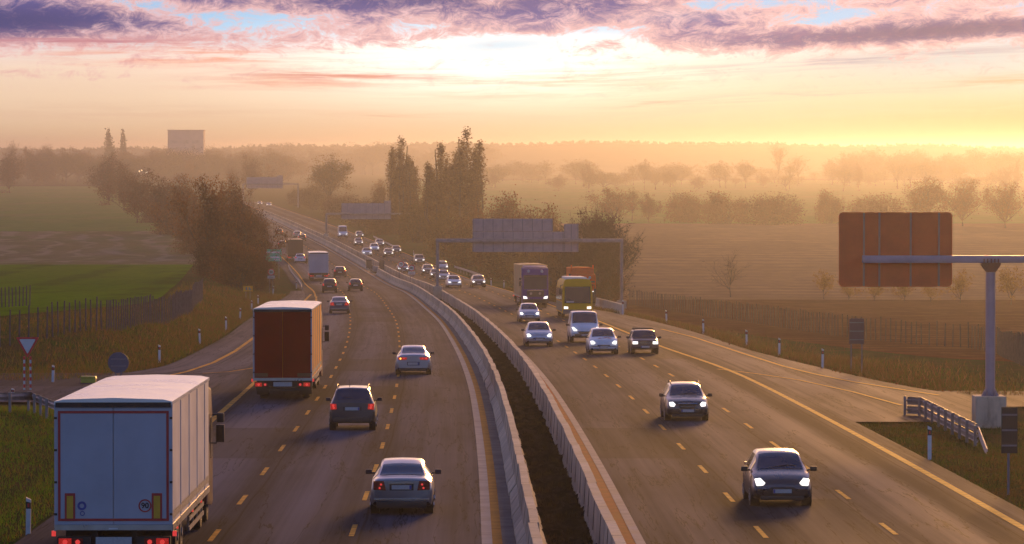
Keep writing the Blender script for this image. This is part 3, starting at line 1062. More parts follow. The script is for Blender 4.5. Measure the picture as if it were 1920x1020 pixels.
    if sp.get('rack'):
        mb = MB()
        for y in sp['rack']:
            mb.tube([(-0.60, y, sec(y)[7][1] + 0.09), (0.60, y, sec(y)[7][1] + 0.09)], 0.03, 6)
            for s in (-1, 1):
                mb.tube([(s * 0.56, y, sec(y)[7][1] - 0.02), (s * 0.56, y, sec(y)[7][1] + 0.09)], 0.025, 6)
        mb.build('roof_rack', M_BLACK, root)
    if sp.get('antenna'):
        y = sp['antenna']
        MB().tube([(-0.12, y, ztop(0, y)), (-0.13, y - 0.25, ztop(0, y) + 0.30)], 0.008, 5).build('antenna', M_BLACK, root)
    if sp.get('wiper', True):
        MB().tube([(0, sp['rw'][0] + 0.02, ztop(0, sp['rw'][0] + 0.02) + 0.03), (-0.38, sp['rw'][0] + 0.05, ztop(-0.38, sp['rw'][0] + 0.05) + 0.04)], 0.010, 4).build('rear_wiper', M_BLACK, root)
    for s in (-1, 1):
        y = sp['ws'][1] - 0.04
        MB().tube([(s * 0.1 + 0.2, y, ztop(s * 0.1 + 0.2, y) + 0.02), (s * 0.1 - 0.35, y - 0.08, ztop(s * 0.1 - 0.35, y - 0.08) + 0.035)], 0.010, 4).build('front_wiper', M_BLACK, root)
    root['L'] = L
    return root


P_DEF = paint('default', (0.2, 0.2, 0.21))
SPEC = {}
SPEC['sedan'] = dict(L=4.62, W=1.77, paint=P_DEF, r=0.32, wheels=(0.92, 3.60), clad=False,
    st=[(0, .34, .84, .97, .77, .77, .70), (.06, .28, .88, 1.01, .83, .81, .73), (.25, .24, .91, 1.05, .865, .835, .745), (.62, .21, .93, 1.075, .88, .845, .72),
        (1.35, .20, .95, 1.36, .885, .85, .60), (1.95, .20, .955, 1.455, .885, .85, .59), (2.6, .20, .945, 1.455, .885, .85, .60), (2.95, .20, .94, 1.40, .885, .85, .61),
        (3.62, .20, .92, 1.00, .885, .84, .73), (4.15, .22, .83, .90, .87, .80, .70), (4.45, .25, .73, .80, .82, .76, .66), (4.58, .30, .64, .71, .76, .71, .62), (4.62, .34, .58, .64, .72, .68, .58)],
    ws=(2.92, 3.56), rw=(.70, 1.36), side=[(.95, 1.85), (1.93, 3.15)],
    tail=[(.80, .97), (.50, .97), (.44, .70), (.80, .72)], bulbs=[(.58, .87, .032), (.62, .77, .032)],
    head=[(.76, .76), (.50, .74), (.40, .62), (.72, .60)], head_d=.30, rplate=.79, fplate=.42, grille=[(.36, .70), (.30, .56)], bars=True,
    bump_z=(.20, .40), trim_z=.44, handle_z=.89, recess=(.34, .70, .88), wiper=False)
SPEC['round_sedan'] = dict(L=4.75, W=1.81, paint=P_DEF, r=0.32, wheels=(0.98, 3.70), clad=False,
    st=[(0, .33, .82, .96, .75, .72, .64), (.08, .27, .88, 1.02, .84, .80, .68), (.30, .23, .92, 1.06, .88, .83, .69), (.62, .21, .94, 1.09, .90, .84, .67),
        (1.45, .20, .95, 1.38, .905, .85, .59), (2.05, .20, .95, 1.45, .905, .85, .58), (2.6, .20, .94, 1.445, .905, .85, .59), (2.95, .20, .93, 1.39, .905, .85, .60),
        (3.72, .20, .92, 1.00, .90, .84, .73), (4.25, .22, .83, .90, .88, .80, .70), (4.57, .25, .73, .80, .83, .76, .66), (4.71, .30, .64, .71, .76, .71, .62), (4.75, .34, .58, .64, .72, .68, .58)],
    ws=(2.92, 3.66), rw=(.72, 1.46), side=[(1.05, 1.95), (2.03, 3.2)],
    tail=[(.79, .91), (.32, .90), (.34, .78), (.76, .77)], bulbs=[(.66, .84, .05), (.48, .85, .035)],
    head=[(.78, .76), (.50, .73), (.40, .62), (.72, .60)], head_d=.30, rplate=.58, fplate=.42, grille=[(.36, .70), (.30, .50)], bars=True,
    bump_z=(.20, .36), recess=(.32, .49, .67), wiper=False)
SPEC['suv'] = dict(L=4.22, W=1.79, paint=P_DEF, r=0.34, wheels=(0.80, 3.38), clad=True,
    st=[(0, .38, .96, 1.08, .80, .78, .74), (.05, .32, 1.00, 1.12, .85, .83, .77), (.16, .30, 1.02, 1.25, .875, .85, .73), (.42, .28, 1.04, 1.60, .89, .86, .64), (.62, .27, 1.04, 1.655, .895, .86, .63),
        (1.5, .26, 1.03, 1.675, .895, .86, .64), (2.45, .26, 1.02, 1.66, .895, .86, .64), (2.72, .26, 1.01, 1.60, .895, .86, .645),
        (3.32, .26, 1.0, 1.10, .89, .85, .74), (3.80, .28, .92, .99, .875, .82, .72), (4.10, .32, .80, .88, .83, .77, .68), (4.19, .36, .70, .77, .78, .73, .63), (4.22, .38, .62, .69, .74, .7, .6)],
    ws=(2.70, 3.26), rw=(.13, .46), side=[(.62, 1.15), (1.22, 2.1), (2.18, 2.95)],
    tail=[(.86, 1.06), (.62, 1.05), (.60, .84), (.84, .82)], tail_d=.22, bulbs=[(.74, .99, .05), (.72, .90, .045)],
    head=[(.78, .86), (.50, .84), (.46, .70), (.74, .69)], rplate=.86, fplate=.48, grille=[(.42, .80), (.38, .62)], bars=True,
    bump_z=(.34, .52), trim_z=None, recess=(.36, .78, .94), rails=(.55, 2.5), antenna=.75)
SPEC['hatch'] = dict(L=3.98, W=1.72, paint=P_DEF, r=0.31, wheels=(0.70, 3.20), clad=False,
    st=[(0, .34, .84, .97, .74, .73, .68), (.05, .28, .88, 1.01, .80, .79, .71), (.16, .24, .91, 1.09, .84, .82, .69), (.55, .21, .93, 1.40, .855, .83, .60), (.80, .20, .94, 1.465, .86, .83, .59),
        (1.5, .20, .94, 1.495, .86, .83, .59), (2.2, .20, .93, 1.475, .86, .83, .60), (2.5, .20, .92, 1.41, .86, .83, .605),
        (3.20, .20, .90, .99, .855, .82, .70), (3.60, .22, .80, .88, .84, .78, .68), (3.86, .25, .68, .76, .79, .73, .63), (3.95, .30, .60, .67, .74, .69, .60), (3.98, .34, .54, .61, .70, .66, .57)],
    ws=(2.46, 3.13), rw=(.12, .58), side=[(.70, 1.45), (1.53, 2.72)],
    tail=[(.80, 1.04), (.64, 1.03), (.60, .80), (.78, .79)], tail_d=.24, bulbs=[(.70, .97, .045), (.70, .86, .045)],
    head=[(.77, .78), (.61, .81), (.48, .68), (.54, .61), (.73, .60)], head_d=.36, rplate=.72, fplate=.45, grille=[(.34, .56), (.40, .47)],
    bump_z=(.22, .38), recess=(.33, .64, .80))
SPEC['tall_hatch'] = dict(SPEC['hatch'], L=4.05,
    st=[(0, .36, .88, 1.0, .74, .73, .68), (.05, .30, .92, 1.05, .80, .79, .71), (.16, .26, .95, 1.16, .84, .82, .69), (.45, .22, .97, 1.48, .855, .83, .61), (.70, .21, .98, 1.57, .86, .83, .60),
        (1.5, .20, .98, 1.60, .86, .83, .61), (2.25, .20, .97, 1.575, .86, .83, .62), (2.55, .20, .96, 1.50, .86, .83, .63),
        (3.30, .20, .94, 1.03, .855, .82, .74), (3.70, .22, .86, .94, .84, .79, .70), (3.93, .25, .74, .82, .79, .74, .64), (4.02, .30, .64, .72, .74, .70, .61), (4.05, .34, .56, .63, .70, .66, .57)],
    ws=(2.50, 3.24), rw=(.12, .48), head=[(.79, .84), (.64, .88), (.53, .84), (.47, .70), (.70, .66), (.77, .70)], head_d=.36, fplate=.50, grille=[(.30, .40), (.34, .30)])
SPEC['wagon'] = dict(L=4.75, W=1.80, paint=P_DEF, r=0.33, wheels=(0.95, 3.72), clad=False,
    st=[(0, .34, .84, .97, .77, .76, .70), (.06, .28, .90, 1.02, .84, .82, .73), (.18, .24, .93, 1.14, .87, .85, .70), (.60, .21, .95, 1.42, .89, .86, .62), (.85, .20, .96, 1.475, .895, .86, .61),
        (1.8, .20, .955, 1.50, .895, .86, .61), (2.65, .20, .95, 1.48, .895, .86, .62), (2.98, .20, .94, 1.42, .895, .86, .625),
        (3.72, .20, .92, 1.01, .89, .85, .73), (4.25, .22, .84, .92, .875, .81, .71), (4.57, .25, .74, .82, .83, .76, .66), (4.71, .30, .64, .72, .76, .71, .62), (4.75, .34, .58, .65, .72, .68, .58)],
    ws=(2.95, 3.66), rw=(.13, .62), side=[(.75, 1.35), (1.42, 2.3), (2.38, 3.2)],
    tail=[(.82, 1.04), (.62, 1.03), (.58, .80), (.80, .79)], tail_d=.24, bulbs=[(.72, .97, .05), (.72, .86, .05)],
    head=[(.76, .78), (.60, .80), (.50, .70), (.56, .60), (.74, .62)], head_d=.32, rplate=.70, fplate=.44, grille=[(.40, .74), (.26, .36)], grille_rim=True, bars=True,
    bump_z=(.20, .36), recess=(.33, .62, .78), rails=(.7, 2.75))
SPEC['old_estate'] = dict(L=4.2, W=1.66, paint=P_DEF, r=0.30, wheels=(0.75, 3.35), clad=False,
    st=[(0, .38, .82, .95, .78, .78, .73), (.05, .32, .86, .98, .81, .81, .74), (.14, .28, .88, 1.04, .825, .82, .73), (.45, .26, .90, 1.36, .83, .82, .66), (.60, .25, .90, 1.40, .83, .82, .65),
        (1.5, .25, .90, 1.42, .83, .82, .655), (2.4, .25, .89, 1.41, .83, .82, .66), (2.62, .25, .885, 1.36, .83, .82, .665),
        (3.12, .25, .88, .95, .83, .81, .75), (3.7, .26, .84, .90, .825, .80, .75), (4.10, .30, .80, .86, .81, .78, .74), (4.17, .34, .76, .82, .79, .77, .73), (4.2, .36, .72, .79, .78, .76, .72)],
    ws=(2.60, 3.06), rw=(.11, .48), side=[(.62, 1.15), (1.22, 2.0), (2.08, 2.8)],
    tail=[(.79, .92), (.58, .92), (.58, .70), (.79, .70)], bulbs=[(.70, .86, .04), (.70, .76, .04)],
    head=[(.77, .77), (.45, .77), (.45, .60), (.77, .60)], head_d=.12, rplate=.66, fplate=.44, grille=[(.43, .76), (.43, .60)], bars=True,
    bump_z=(.34, .50), recess=(.32, .58, .74), rack=(1.0, 2.2))
SPEC['van'] = dict(L=4.85, W=1.92, paint=P_DEF, r=0.34, wheels=(0.95, 3.95), clad=False,
    st=[(0, .40, 1.0, 1.30, .86, .86, .84), (.04, .36, 1.02, 1.55, .90, .90, .84), (.12, .34, 1.04, 1.88, .935, .92, .80), (.30, .32, 1.05, 1.96, .95, .935, .78),
        (1.8, .30, 1.05, 1.985, .955, .94, .78), (2.95, .30, 1.05, 1.97, .955, .94, .79), (3.25, .30, 1.05, 1.88, .955, .94, .80), (3.95, .30, 1.05, 1.23, .955, .92, .84),
        (4.35, .32, .98, 1.08, .94, .89, .80), (4.66, .35, .86, .95, .90, .84, .74), (4.80, .40, .72, .82, .85, .80, .70), (4.85, .44, .64, .72, .80, .76, .66)],
    ws=(3.16, 3.90), rw=(.045, .125), side=[(2.55, 3.35)],
    tail=[(.90, 1.15), (.78, 1.15), (.78, .70), (.90, .70)], tail_d=.15, bulbs=[(.84, 1.05, .05), (.84, .85, .05)],
    head=[(.86, 1.00), (.74, 1.02), (.50, .80), (.74, .78)], head_d=.42, rplate=.85, fplate=.50, grille=[(.52, .74), (.36, .60)], grille_rim=True,
    bump_z=(.38, .62), recess=(.36, .77, .93))
SPEC['tall_van'] = dict(SPEC['van'], L=5.4, W=1.98,
    st=[(0, .42, 1.1, 1.5, .90, .90, .88), (.04, .38, 1.12, 2.0, .94, .94, .88), (.12, .36, 1.14, 2.45, .975, .96, .84), (.30, .34, 1.15, 2.55, .985, .97, .82),
        (2.4, .32, 1.15, 2.60, .985, .97, .82), (3.45, .32, 1.15, 2.55, .985, .97, .82), (3.75, .32, 1.15, 2.25, .985, .97, .83), (4.45, .32, 1.15, 1.35, .985, .95, .86),
        (4.85, .34, 1.05, 1.16, .97, .92, .82), (5.18, .37, .92, 1.02, .92, .86, .76), (5.35, .42, .78, .88, .87, .82, .72), (5.4, .46, .70, .78, .82, .78, .68)],
    ws=(3.70, 4.40), wheels=(1.1, 4.5), side=[(3.0, 3.9)], rw=(.045, .125))

PROTO = {}
USED = set()


def vehicle(kind, px, py, toward, colour, label, group, paintm=None, tail=None, scale=1.0, cat='car', name=None, head=True, yaw=0.0):
    if kind not in PROTO:
        PROTO[kind] = car_proto(name or 'car', SPEC[kind])
    first = kind not in USED
    USED.add(kind)
    todo.append((kind, px, py, toward, paintm, label, group, tail, scale, cat, name or 'car', yaw))


def place(r, px, py, toward, scale=1.0, L=None, yaw=0.0):
    p = on_road(px, py)
    Y = p.y
    a = -math.atan(PXd(Y)) + yaw
    sl = math.atan((drop(Y + 4) - drop(Y - 1)) / 5)
    r.scale = (scale,) * 3
    if toward:
        h = Vector((-math.sin(a), math.cos(a), -math.sin(sl)))
        r.location = p + h * (L * scale)
        r.rotation_euler = (sl, 0, a + math.pi)
    else:
        r.location = p
        r.rotation_euler = (-sl, 0, a)
    r.location.z += 0.002


todo = []
SILV = paint('silver', (0.36, 0.37, 0.40), 0.55, 0.32)
BRNZ = paint('warm_silver', (0.28, 0.28, 0.29), 0.5, 0.34)
WHIT = paint('white', (0.66, 0.67, 0.70))
DARK = paint('charcoal', (0.035, 0.035, 0.042), 0.3, 0.3)
BLAK = paint('near_black', (0.014, 0.014, 0.018))
BLUE = paint('dark_blue', (0.022, 0.03, 0.10))
PURP = paint('plum', (0.045, 0.03, 0.05))
MARO = paint('maroon', (0.10, 0.018, 0.016))
RED = paint('red', (0.22, 0.02, 0.018))
BRWN = paint('brown', (0.07, 0.035, 0.022))
GREY = paint('mid_grey', (0.13, 0.13, 0.145), 0.4, 0.32)
LG, RG = 'cars driving away on the left carriageway', 'oncoming cars on the right carriageway'
# left carriageway, seen from behind
vehicle('sedan', 753, 966, 0, 0, 'silver grey sedan driving away, nearest car on the left carriageway', LG, BRNZ, 'dim', 0.935)
vehicle('suv', 660.5, 808, 0, 0, 'dark grey upright car with roof rails and rear antenna, brake lights lit', LG, paint('slate', (0.075, 0.078, 0.088), 0.4, 0.32), 'lit', 0.945)
vehicle('round_sedan', 775, 703, 0, 0, 'pale silver sedan with wide red lights and its left indicator blinking', LG, SILV, 'lit', 0.97)
vehicle('sedan', 636.5, 588, 0, 0, 'dark blue saloon ahead of the red lorry with red tail lights', LG, BLUE, 'lit')
vehicle('tall_hatch', 618, 549, 0, 0, 'dark hatchback close behind the white box lorry, left one of a pair', LG, BLAK, 'lit')
vehicle('hatch', 667, 546, 0, 0, 'black hatchback in the fast lane, right one of a pair', LG, BLAK, 'lit', .95)
vehicle('hatch', 637.5, 520, 0, 0, 'dark red hatchback driving beside the far white lorry', LG, MARO, 'lit')
vehicle('wagon', 563, 493.5, 0, 0, 'silver white estate car close behind the brown lorry', LG, WHIT, 'lit')
vehicle('hatch', 529.5, 466.5, 0, 0, 'small dark car ahead of the brown lorry above the green sign', LG, BRWN, 'lit')
vehicle('hatch', 524, 442, 0, 0, 'small red car farthest away beside the left hedge', LG, RED, 'lit')
vehicle('hatch', 557.5, 446.5, 0, 0, 'small silver car far off in the fast lane behind another', LG, SILV, 'lit')
vehicle('hatch', 566.5, 452.5, 0, 0, 'small dark car far off in the fast lane by the barrier', LG, DARK, 'lit')
# right carriageway, seen from the front
vehicle('hatch', 1467, 951, 1, 0, 'dark hatchback with large glaring headlights, nearest oncoming car', RG, paint('graphite', (0.045, 0.045, 0.056), 0.35, 0.3), None, 0.965)
vehicle('wagon', 1289.5, 790, 1, 0, 'dark estate car with roof rails and a wide bright grille rim', RG, paint('dark_bronze', (0.055, 0.050, 0.052), 0.35, 0.3), None, 0.93)
vehicle('old_estate', 1210, 664, 1, 0, 'plum boxy old estate car with roof rack in the outer lane', RG, PURP, None, 0.96)
vehicle('hatch', 1132, 665, 1, 0, 'white hatchback with red decals on its bonnet', RG, WHIT)
vehicle('van', 1097.5, 643, 1, 0, 'white delivery van with black lower bumper in front of the bus', 'oncoming vans on the right carriageway', WHIT, cat='van', name='van')
vehicle('hatch', 1011, 650, 1, 0, 'silver hatchback in the fast lane left of the white van', RG, paint('pale_silver', (0.46, 0.48, 0.52), 0.4, 0.32))
vehicle('hatch', 993, 604, 1, 0, 'silver car in the fast lane under the purple lorry', RG, paint('ice_silver', (0.42, 0.45, 0.50), 0.45, 0.32), None, .98)
vehicle('hatch', 898, 539, 1, 0, 'dark car alone in the outer lane left of the purple lorry', RG, DARK)
vehicle('sedan', 852.5, 539.5, 1, 0, 'bluish white saloon just right of the gantry post', RG, WHIT)
vehicle('sedan', 832, 527.5, 1, 0, 'silver saloon half behind the gantry post', RG, SILV)
vehicle('hatch', 817.5, 523, 1, 0, 'dark orange lit car hidden mostly by the gantry post', RG, BRWN, None, .9)
vehicle('hatch', 830, 508.5, 1, 0, 'silver hatchback farther back, right of the gantry post top', RG, SILV)
vehicle('hatch', 803, 516, 1, 0, 'dark car in the middle lane left of the gantry post', RG, DARK)
vehicle('sedan', 756.5, 512, 1, 0, 'dark saloon passing behind the round median signs', RG, GREY)
vehicle('suv', 787, 496, 1, 0, 'grey tall car in the outer lane above the median signs', RG, GREY, None, .95)
vehicle('hatch', 729, 482, 1, 0, 'dark hatchback following a similar car in the outer lanes', RG, DARK, None, .98)
vehicle('hatch', 744, 476, 1, 0, 'black hatchback nearest the right verge in the far group', RG, BLAK, None, .98)
vehicle('sedan', 688.5, 481, 1, 0, 'white saloon in the fast lane of the far group', RG, WHIT)
vehicle('hatch', 702.5, 472, 1, 0, 'white hatchback in the middle of the far group', RG, WHIT)
vehicle('hatch', 712.5, 463, 1, 0, 'grey green car behind the white cars of the far group', RG, GREY)
vehicle('hatch', 673, 461, 1, 0, 'grey car in front of a darker one below the far van', RG, GREY)
vehicle('hatch', 674.5, 447, 1, 0, 'dark car right of the tall white van', RG, BLAK)
vehicle('tall_van', 643.5, 446.5, 1, 0, 'tall white van far off under the middle gantry', 'oncoming vans on the right carriageway', WHIT, cat='van', name='van')
vehicle('hatch', 504.5, 387.5, 1, 0, 'right one of two tiny cars with headlights at the end of the road', RG, SILV)
vehicle('hatch', 487.5, 385, 1, 0, 'left one of two tiny cars with headlights at the end of the road', RG, GREY)

first_used = set()
for (kind, px, py, tw, pm_, label, group, tail, sc_, cat, nm, yaw) in todo:
    if kind in first_used:
        r = copy_tree(PROTO[kind])
    else:
        r = PROTO[kind]
        first_used.add(kind)
    r.name = nm
    for k_ in ('label', 'category', 'group'):
        if k_ in r:
            del r[k_]
    tag(r, label, cat, group)
    place(r, px, py, tw, sc_, r['L'], yaw)
    for ch in r.children:
        b = ch.name.split('.')[0]
        if b == 'body':
            ch.material_slots[0].link = 'OBJECT'
            ch.material_slots[0].material = pm_
        if b == 'tail_light':
            on = tail == 'lit' and not tw
            ch.material_slots[0].link = 'OBJECT'
            ch.material_slots[0].material = M_TAILON if on else M_TAIL
            for k2, g2_ in enumerate(ch.children):
                g2_.material_slots[0].link = 'OBJECT'
                lit = M_BULB if not tw else M_TAIL
                if kind == 'round_sedan' and ch.children[0].data.vertices[0].co.x < 0 and k2 == 0:
                    lit = M_AMBER
                g2_.material_slots[0].material = lit
        if b == 'headlight':
            ch.material_slots[0].link = 'OBJECT'
            ch.material_slots[0].material = M_HEAD if tw else M_GLASS
CARS = {r['label']: r for r in COL.objects if r.get('category') in ('car', 'van')}
# decals on the white hatchback's bonnet
r = [c for k, c in CARS.items() if 'red decals' in k][0]
M_DECAL = mat('red_decal', (0.45, 0.04, 0.06), 0.4, 0, 0.2, 9)
f_ = pch([x[0] for x in SPEC['hatch']['st']], [x[3] for x in SPEC['hatch']['st']])
for (x0, x1, y0, y1) in [(-.50, -.28, 3.40, 3.52), (-.22, .02, 3.36, 3.46), (.08, .26, 3.42, 3.54), (-.40, -.10, 3.24, 3.30)]:
    MB().add([(x, y, f_(y) + 0.028) for x, y in ((x0, y0), (x1, y0), (x1 + .05, y1), (x0 + .05, y1))], [(0, 1, 2, 3)]).build('bonnet_decal', M_DECAL, r)


# ------------------------------------------------------------------ lettering
def text_mesh(s, size, m, bold=0.0):
    cu = bpy.data.curves.new('lettering', 'FONT')
    cu.body = s
    cu.size = size
    cu.align_x = 'CENTER'
    cu.align_y = 'CENTER'
    cu.extrude = 0.003
    cu.offset = bold
    o = bpy.data.objects.new('lettering', cu)
    COL.objects.link(o)
    bpy.context.view_layer.update()
    me = bpy.data.meshes.new_from_object(o.evaluated_get(bpy.context.evaluated_depsgraph_get()))
    bpy.data.objects.remove(o)
    me.materials.clear()
    me.materials.append(m)
    return me


def ring(mb, r0, r1, y, z0=0.0, x0=0.0, n=28, dy=0.004):
    v, f = [], []
    for k in range(n):
        t = 2 * math.pi * k / n
        for r in (r0, r1):
            for yy in (y, y + dy):
                v.append((x0 + r * math.cos(t), yy, z0 + r * math.sin(t)))
    for k in range(n):
        a, b = 4 * k, 4 * ((k + 1) % n)
        f += [(a, a + 2, b + 2, b), (a + 1, b + 1, b + 3, a + 3), (a + 2, a + 3, b + 3, b + 2), (a, b, b + 1, a + 1)]
    return mb.add(v, f)


# ------------------------------------------------------------------ lorries and the bus
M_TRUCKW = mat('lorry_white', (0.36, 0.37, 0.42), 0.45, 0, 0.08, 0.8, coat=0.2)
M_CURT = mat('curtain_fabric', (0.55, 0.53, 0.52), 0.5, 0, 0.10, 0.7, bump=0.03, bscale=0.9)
M_ROOFF = mat('lorry_roof_sheet', (0.74, 0.72, 0.66), 0.24, 0, 0.06, 0.5, spec=1.0)
M_RAIL = mat('lorry_alloy_rail', (0.40, 0.40, 0.40), 0.3, 0.8, 0.1, 2)
M_CHASS = mat('lorry_chassis', (0.015, 0.014, 0.014), 0.7, 0, 0.2, 3)
M_TAPE = mat('red_marking_tape', (0.40, 0.012, 0.014), 0.4, 0, 0.1, 3)
M_PLATEY = mat('yellow_marker_plate', (0.62, 0.33, 0.01), 0.45, 0, 0.1, 4)
M_MBLUE = mat('blue_mark', (0.03, 0.06, 0.26), 0.5, 0, 0.1, 6)


def lorry(label, px, py, toward, box, roof, curtain, cab, deco, W=2.52, H=3.92, LB=13.6, zb=1.05, group='lorries on the motorway', cabh=3.55, scale=1.0, yaw=0.0):
    root = empty('lorry')
    hw = W / 2
    # load body: walls, roof and the rear doors stay separate parts
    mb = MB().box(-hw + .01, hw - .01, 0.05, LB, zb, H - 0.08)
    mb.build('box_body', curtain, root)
    v = []
    for y in (-0.03, LB + 0.03):
        v += [(-hw - .015, y, H - 0.10), (-hw - .01, y, H - 0.03), (-hw * 0.85, y, H + 0.015), (0, y, H + 0.05), (hw * 0.85, y, H + 0.015), (hw + .01, y, H - 0.03), (hw + .015, y, H - 0.10)]
    MB().add(v, [(i, i + 1, i + 8, i + 7) for i in range(6)] + [tuple(range(7)), tuple(range(13, 6, -1)), (0, 7, 13, 6)]).build('roof', roof, root, smooth=True)
    MB().box(-hw + .02, hw - .02, -0.045, 0.02, H - 0.16, H - 0.05).build('rear_header', M_CHASS, root)
    for s in (-1, 1):
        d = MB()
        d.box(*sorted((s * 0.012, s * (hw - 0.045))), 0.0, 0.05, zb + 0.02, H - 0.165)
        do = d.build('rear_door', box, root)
        if not deco:
            MB().tube([(s * 0.32, -0.02, zb + 0.05), (s * 0.32, -0.02, H - 0.2)], 0.018, 6).build('door_bar', box, do)
        else:
            for k in range(1, 4):
                MB().box(*sorted((s * k * hw / 4 - .006, s * k * hw / 4 + .006)), -.003, .0, zb + .06, H - .2).build('panel_seam', box, do)
        for z in np.linspace(zb + 0.25, H - 0.4, 4):
            MB().box(*sorted((s * (hw - 0.05), s * (hw + 0.012))), -0.012, 0.0, z - 0.025, z + 0.025).build('hinge', M_CHASS, do)
    MB().box(-hw, hw, -0.05, 0.05, zb - 0.10, zb + 0.015).build('rear_sill', M_RAIL if deco else M_CHASS, root)
    for s in (-1, 1):
        MB().box(*sorted((s * (hw - 0.02), s * (hw + 0.02))), 0.05, LB, zb - 0.13, zb + 0.02).build('side_rail', M_RAIL, root)
        MB().box(*sorted((s * (hw - .05), s * (hw + .012))), 0.0, 0.10, zb + 0.02, H - 0.1).build('corner_post', box if not deco else M_TRUCKW, root)
        if deco:
            q = MB()
            n = int(LB / 0.28)
            V, fs = [], []
            for k in range(n * 2):                                  # one zigzag strip of straps
                y = 0.2 + k * 0.14
                z0 = zb + (.10 if k % 2 else .16)
                z1 = zb + (.32 if k % 2 else .26)
                V += [(s * (hw + .004), y, z0), (s * (hw + .004), y, z1)]
                if k:
                    fs.append((2 * k - 2, 2 * k - 1, 2 * k + 1, 2 * k))
            q.add(V, fs)
            q.build('strap_row', mat('strap_pattern', (0.16, 0.15, 0.16), .6, 0, .8, 22), root)
            for y in (2.7, 5.4, 8.1, 10.8):
                MB().box(*sorted((s * (hw - .012), s * (hw + .006))), y, y + 0.06, zb + 0.03, H - 0.12).build('curtain_post', M_CURT, root)
    # wheels
    for y in (2.5, 3.8, 5.1, 11.9, LB + 1.9):
        for s in (-1, 1):
            x = s * (hw - 0.32)
            w = MB().lathe_x([(x - .15, .30), (x - .15, .46), (x - .10, .50), (x + .10, .50), (x + .15, .46), (x + .15, .30)], y, 0.5, 22).build('wheel', M_RUBBER, root, smooth=True)
            MB().lathe_x([(x + s * .14, .30), (x + s * .155, .27), (x + s * .12, .12), (x + s * .18, .10)], y, 0.5, 16).build('rim', M_STEEL, w)
    ch = MB()
    for s in (-1, 1):
        ch.box(*sorted((s * .38, s * .50)), 0.3, LB + 2.4, 0.72, zb - 0.02)
    for y in (0.9, 2.5, 3.8, 5.1, 7.5, 9.5, 11.9):
        ch.box(-1.0, 1.0, y - .06, y + .06, 0.55, 0.75)
    ch.box(-.75, .75, 6.2, 8.6, 0.45, 0.85)
    ch.build('chassis', M_CHASS, root)
    for s in (-1, 1):
        q = MB()
        for z in (0.45, 0.68, 0.90):
            q.box(*sorted((s * (hw - .06), s * (hw - .03))), 5.9, 10.9, z, z + .10)
        for y in (6.1, 7.6, 9.1, 10.7):
            q.box(*sorted((s * (hw - .10), s * (hw - .06))), y, y + .06, 0.42, zb - .05)
        q.build('side_guard', M_STEEL, root)
        for y in (1.5, 6.4, 9.4):
            MB().box(*sorted((s * (hw - .02), s * (hw + .02))), y, y + .10, 0.86, 0.92).build('side_marker', M_BULB, root)
        MB().box(*sorted((s * (hw - .60), s * (hw - .06))), 1.75, 1.79, 0.18, 0.95).build('mud_flap', M_RUBBER, root)
        ub = MB().box(*sorted((s * 0.50, s * (hw - 0.04))), 0.06, 0.20, 0.58, 0.80).build('light_bar', M_CHASS, root)
        for k, (xa, xb) in enumerate(((hw - .36, hw - .08), (hw - .62, hw - .38))):
            MB().box(*sorted((s * xa, s * xb)), 0.03, 0.06, 0.60, 0.76).build('tail_light', M_TAILON if k == 0 else M_TAIL, ub)
            MB().tube([(s * (xa + xb) / 2, 0.02, 0.68), (s * (xa + xb) / 2, 0.031, 0.68)], 0.055, 10).build('bulb', M_BULB, ub)
        MB().box(*sorted((s * (hw + .0), s * (hw + .09))), 0.15, 0.19, 0.80, 0.92).build('outline_lamp', M_BULB, root)
    MB().box(-hw + .1, hw - .1, 0.16, 0.26, 0.42, 0.54).build('underrun_bar', M_STEEL if not deco else M_CHASS, root)
    pl = MB().box(-0.40, 0.40, 0.04, 0.06, 0.60, 0.79).build('number_plate', M_PLATE, root)
    if deco == 'white':
        t = MB()
        a, b, c, d, w = -hw + .07, hw - .07, zb + .10, H - .24, .028
        t.box(a, b, -.008, -.001, d - w * 2, d).box(a, b, -.008, -.001, c, c + w * 2)
        t.box(a, a + 2 * w, -.008, -.001, c + 2 * w, d - 2 * w).box(b - 2 * w, b, -.008, -.001, c + 2 * w, d - 2 * w)
        t.build('contour_tape', M_TAPE, root)
        for s in (-1, 1):
            x = s * (hw - 0.335)
            p = MB().box(x - .115, x + .115, -.016, -.009, zb + .10, zb + .72).build('marker_plate', M_TAPE, root)
            MB().box(x - .07, x + .07, -.020, -.0165, zb + .16, zb + .66).build('marker_field', M_PLATEY, p)
        q = MB()
        ring(q, .115, .145, -.012, zb + .44, hw - .60)
        em = q.build('speed_disc', M_TAPE, root)
        tm = link_mesh('lettering', text_mesh('90', .17, M_CHASS, 0.004), em)
        tm.location = (hw - .60, -.012, zb + .44)
        tm.rotation_euler = (math.pi / 2, 0, 0)
        q = MB()
        ring(q, .05, .10, -.012, zb + .44, -hw + .60)
        ring(q, .035, .055, -.012, zb + .27, -hw + .61)
        q.build('round_mark', M_MBLUE, root)
        MB().box(-.10, .10, -.06, -.051, zb - .08, zb - .05).build('plate_lamp', M_WHITE, root)
    elif deco == 'red':
        for s in (-1, 1):
            x = s * (hw - 0.34)
            MB().box(x - .28, x + .28, -.012, -.001, zb + .06, zb + .22).build('marker_plate', mat('orange_marker_plate', (0.20, 0.055, 0.012), .5, 0, .1, 4), root)
    # tractor cab
    y0, y1 = LB + 0.45, LB + 2.75
    cb = MB()
    cb.prism_x([(y0, 0.55), (y0, cabh), (y0 + 0.5, cabh + .02), (y1 - 0.55, cabh - 0.10), (y1 - 0.18, cabh - 0.75), (y1 - 0.02, 1.75), (y1, 1.0), (y1, 0.45), (y1 - .2, 0.38)], -1.22, 1.22)
    co = cb.build('cab', cab, root, bevel=0.07)
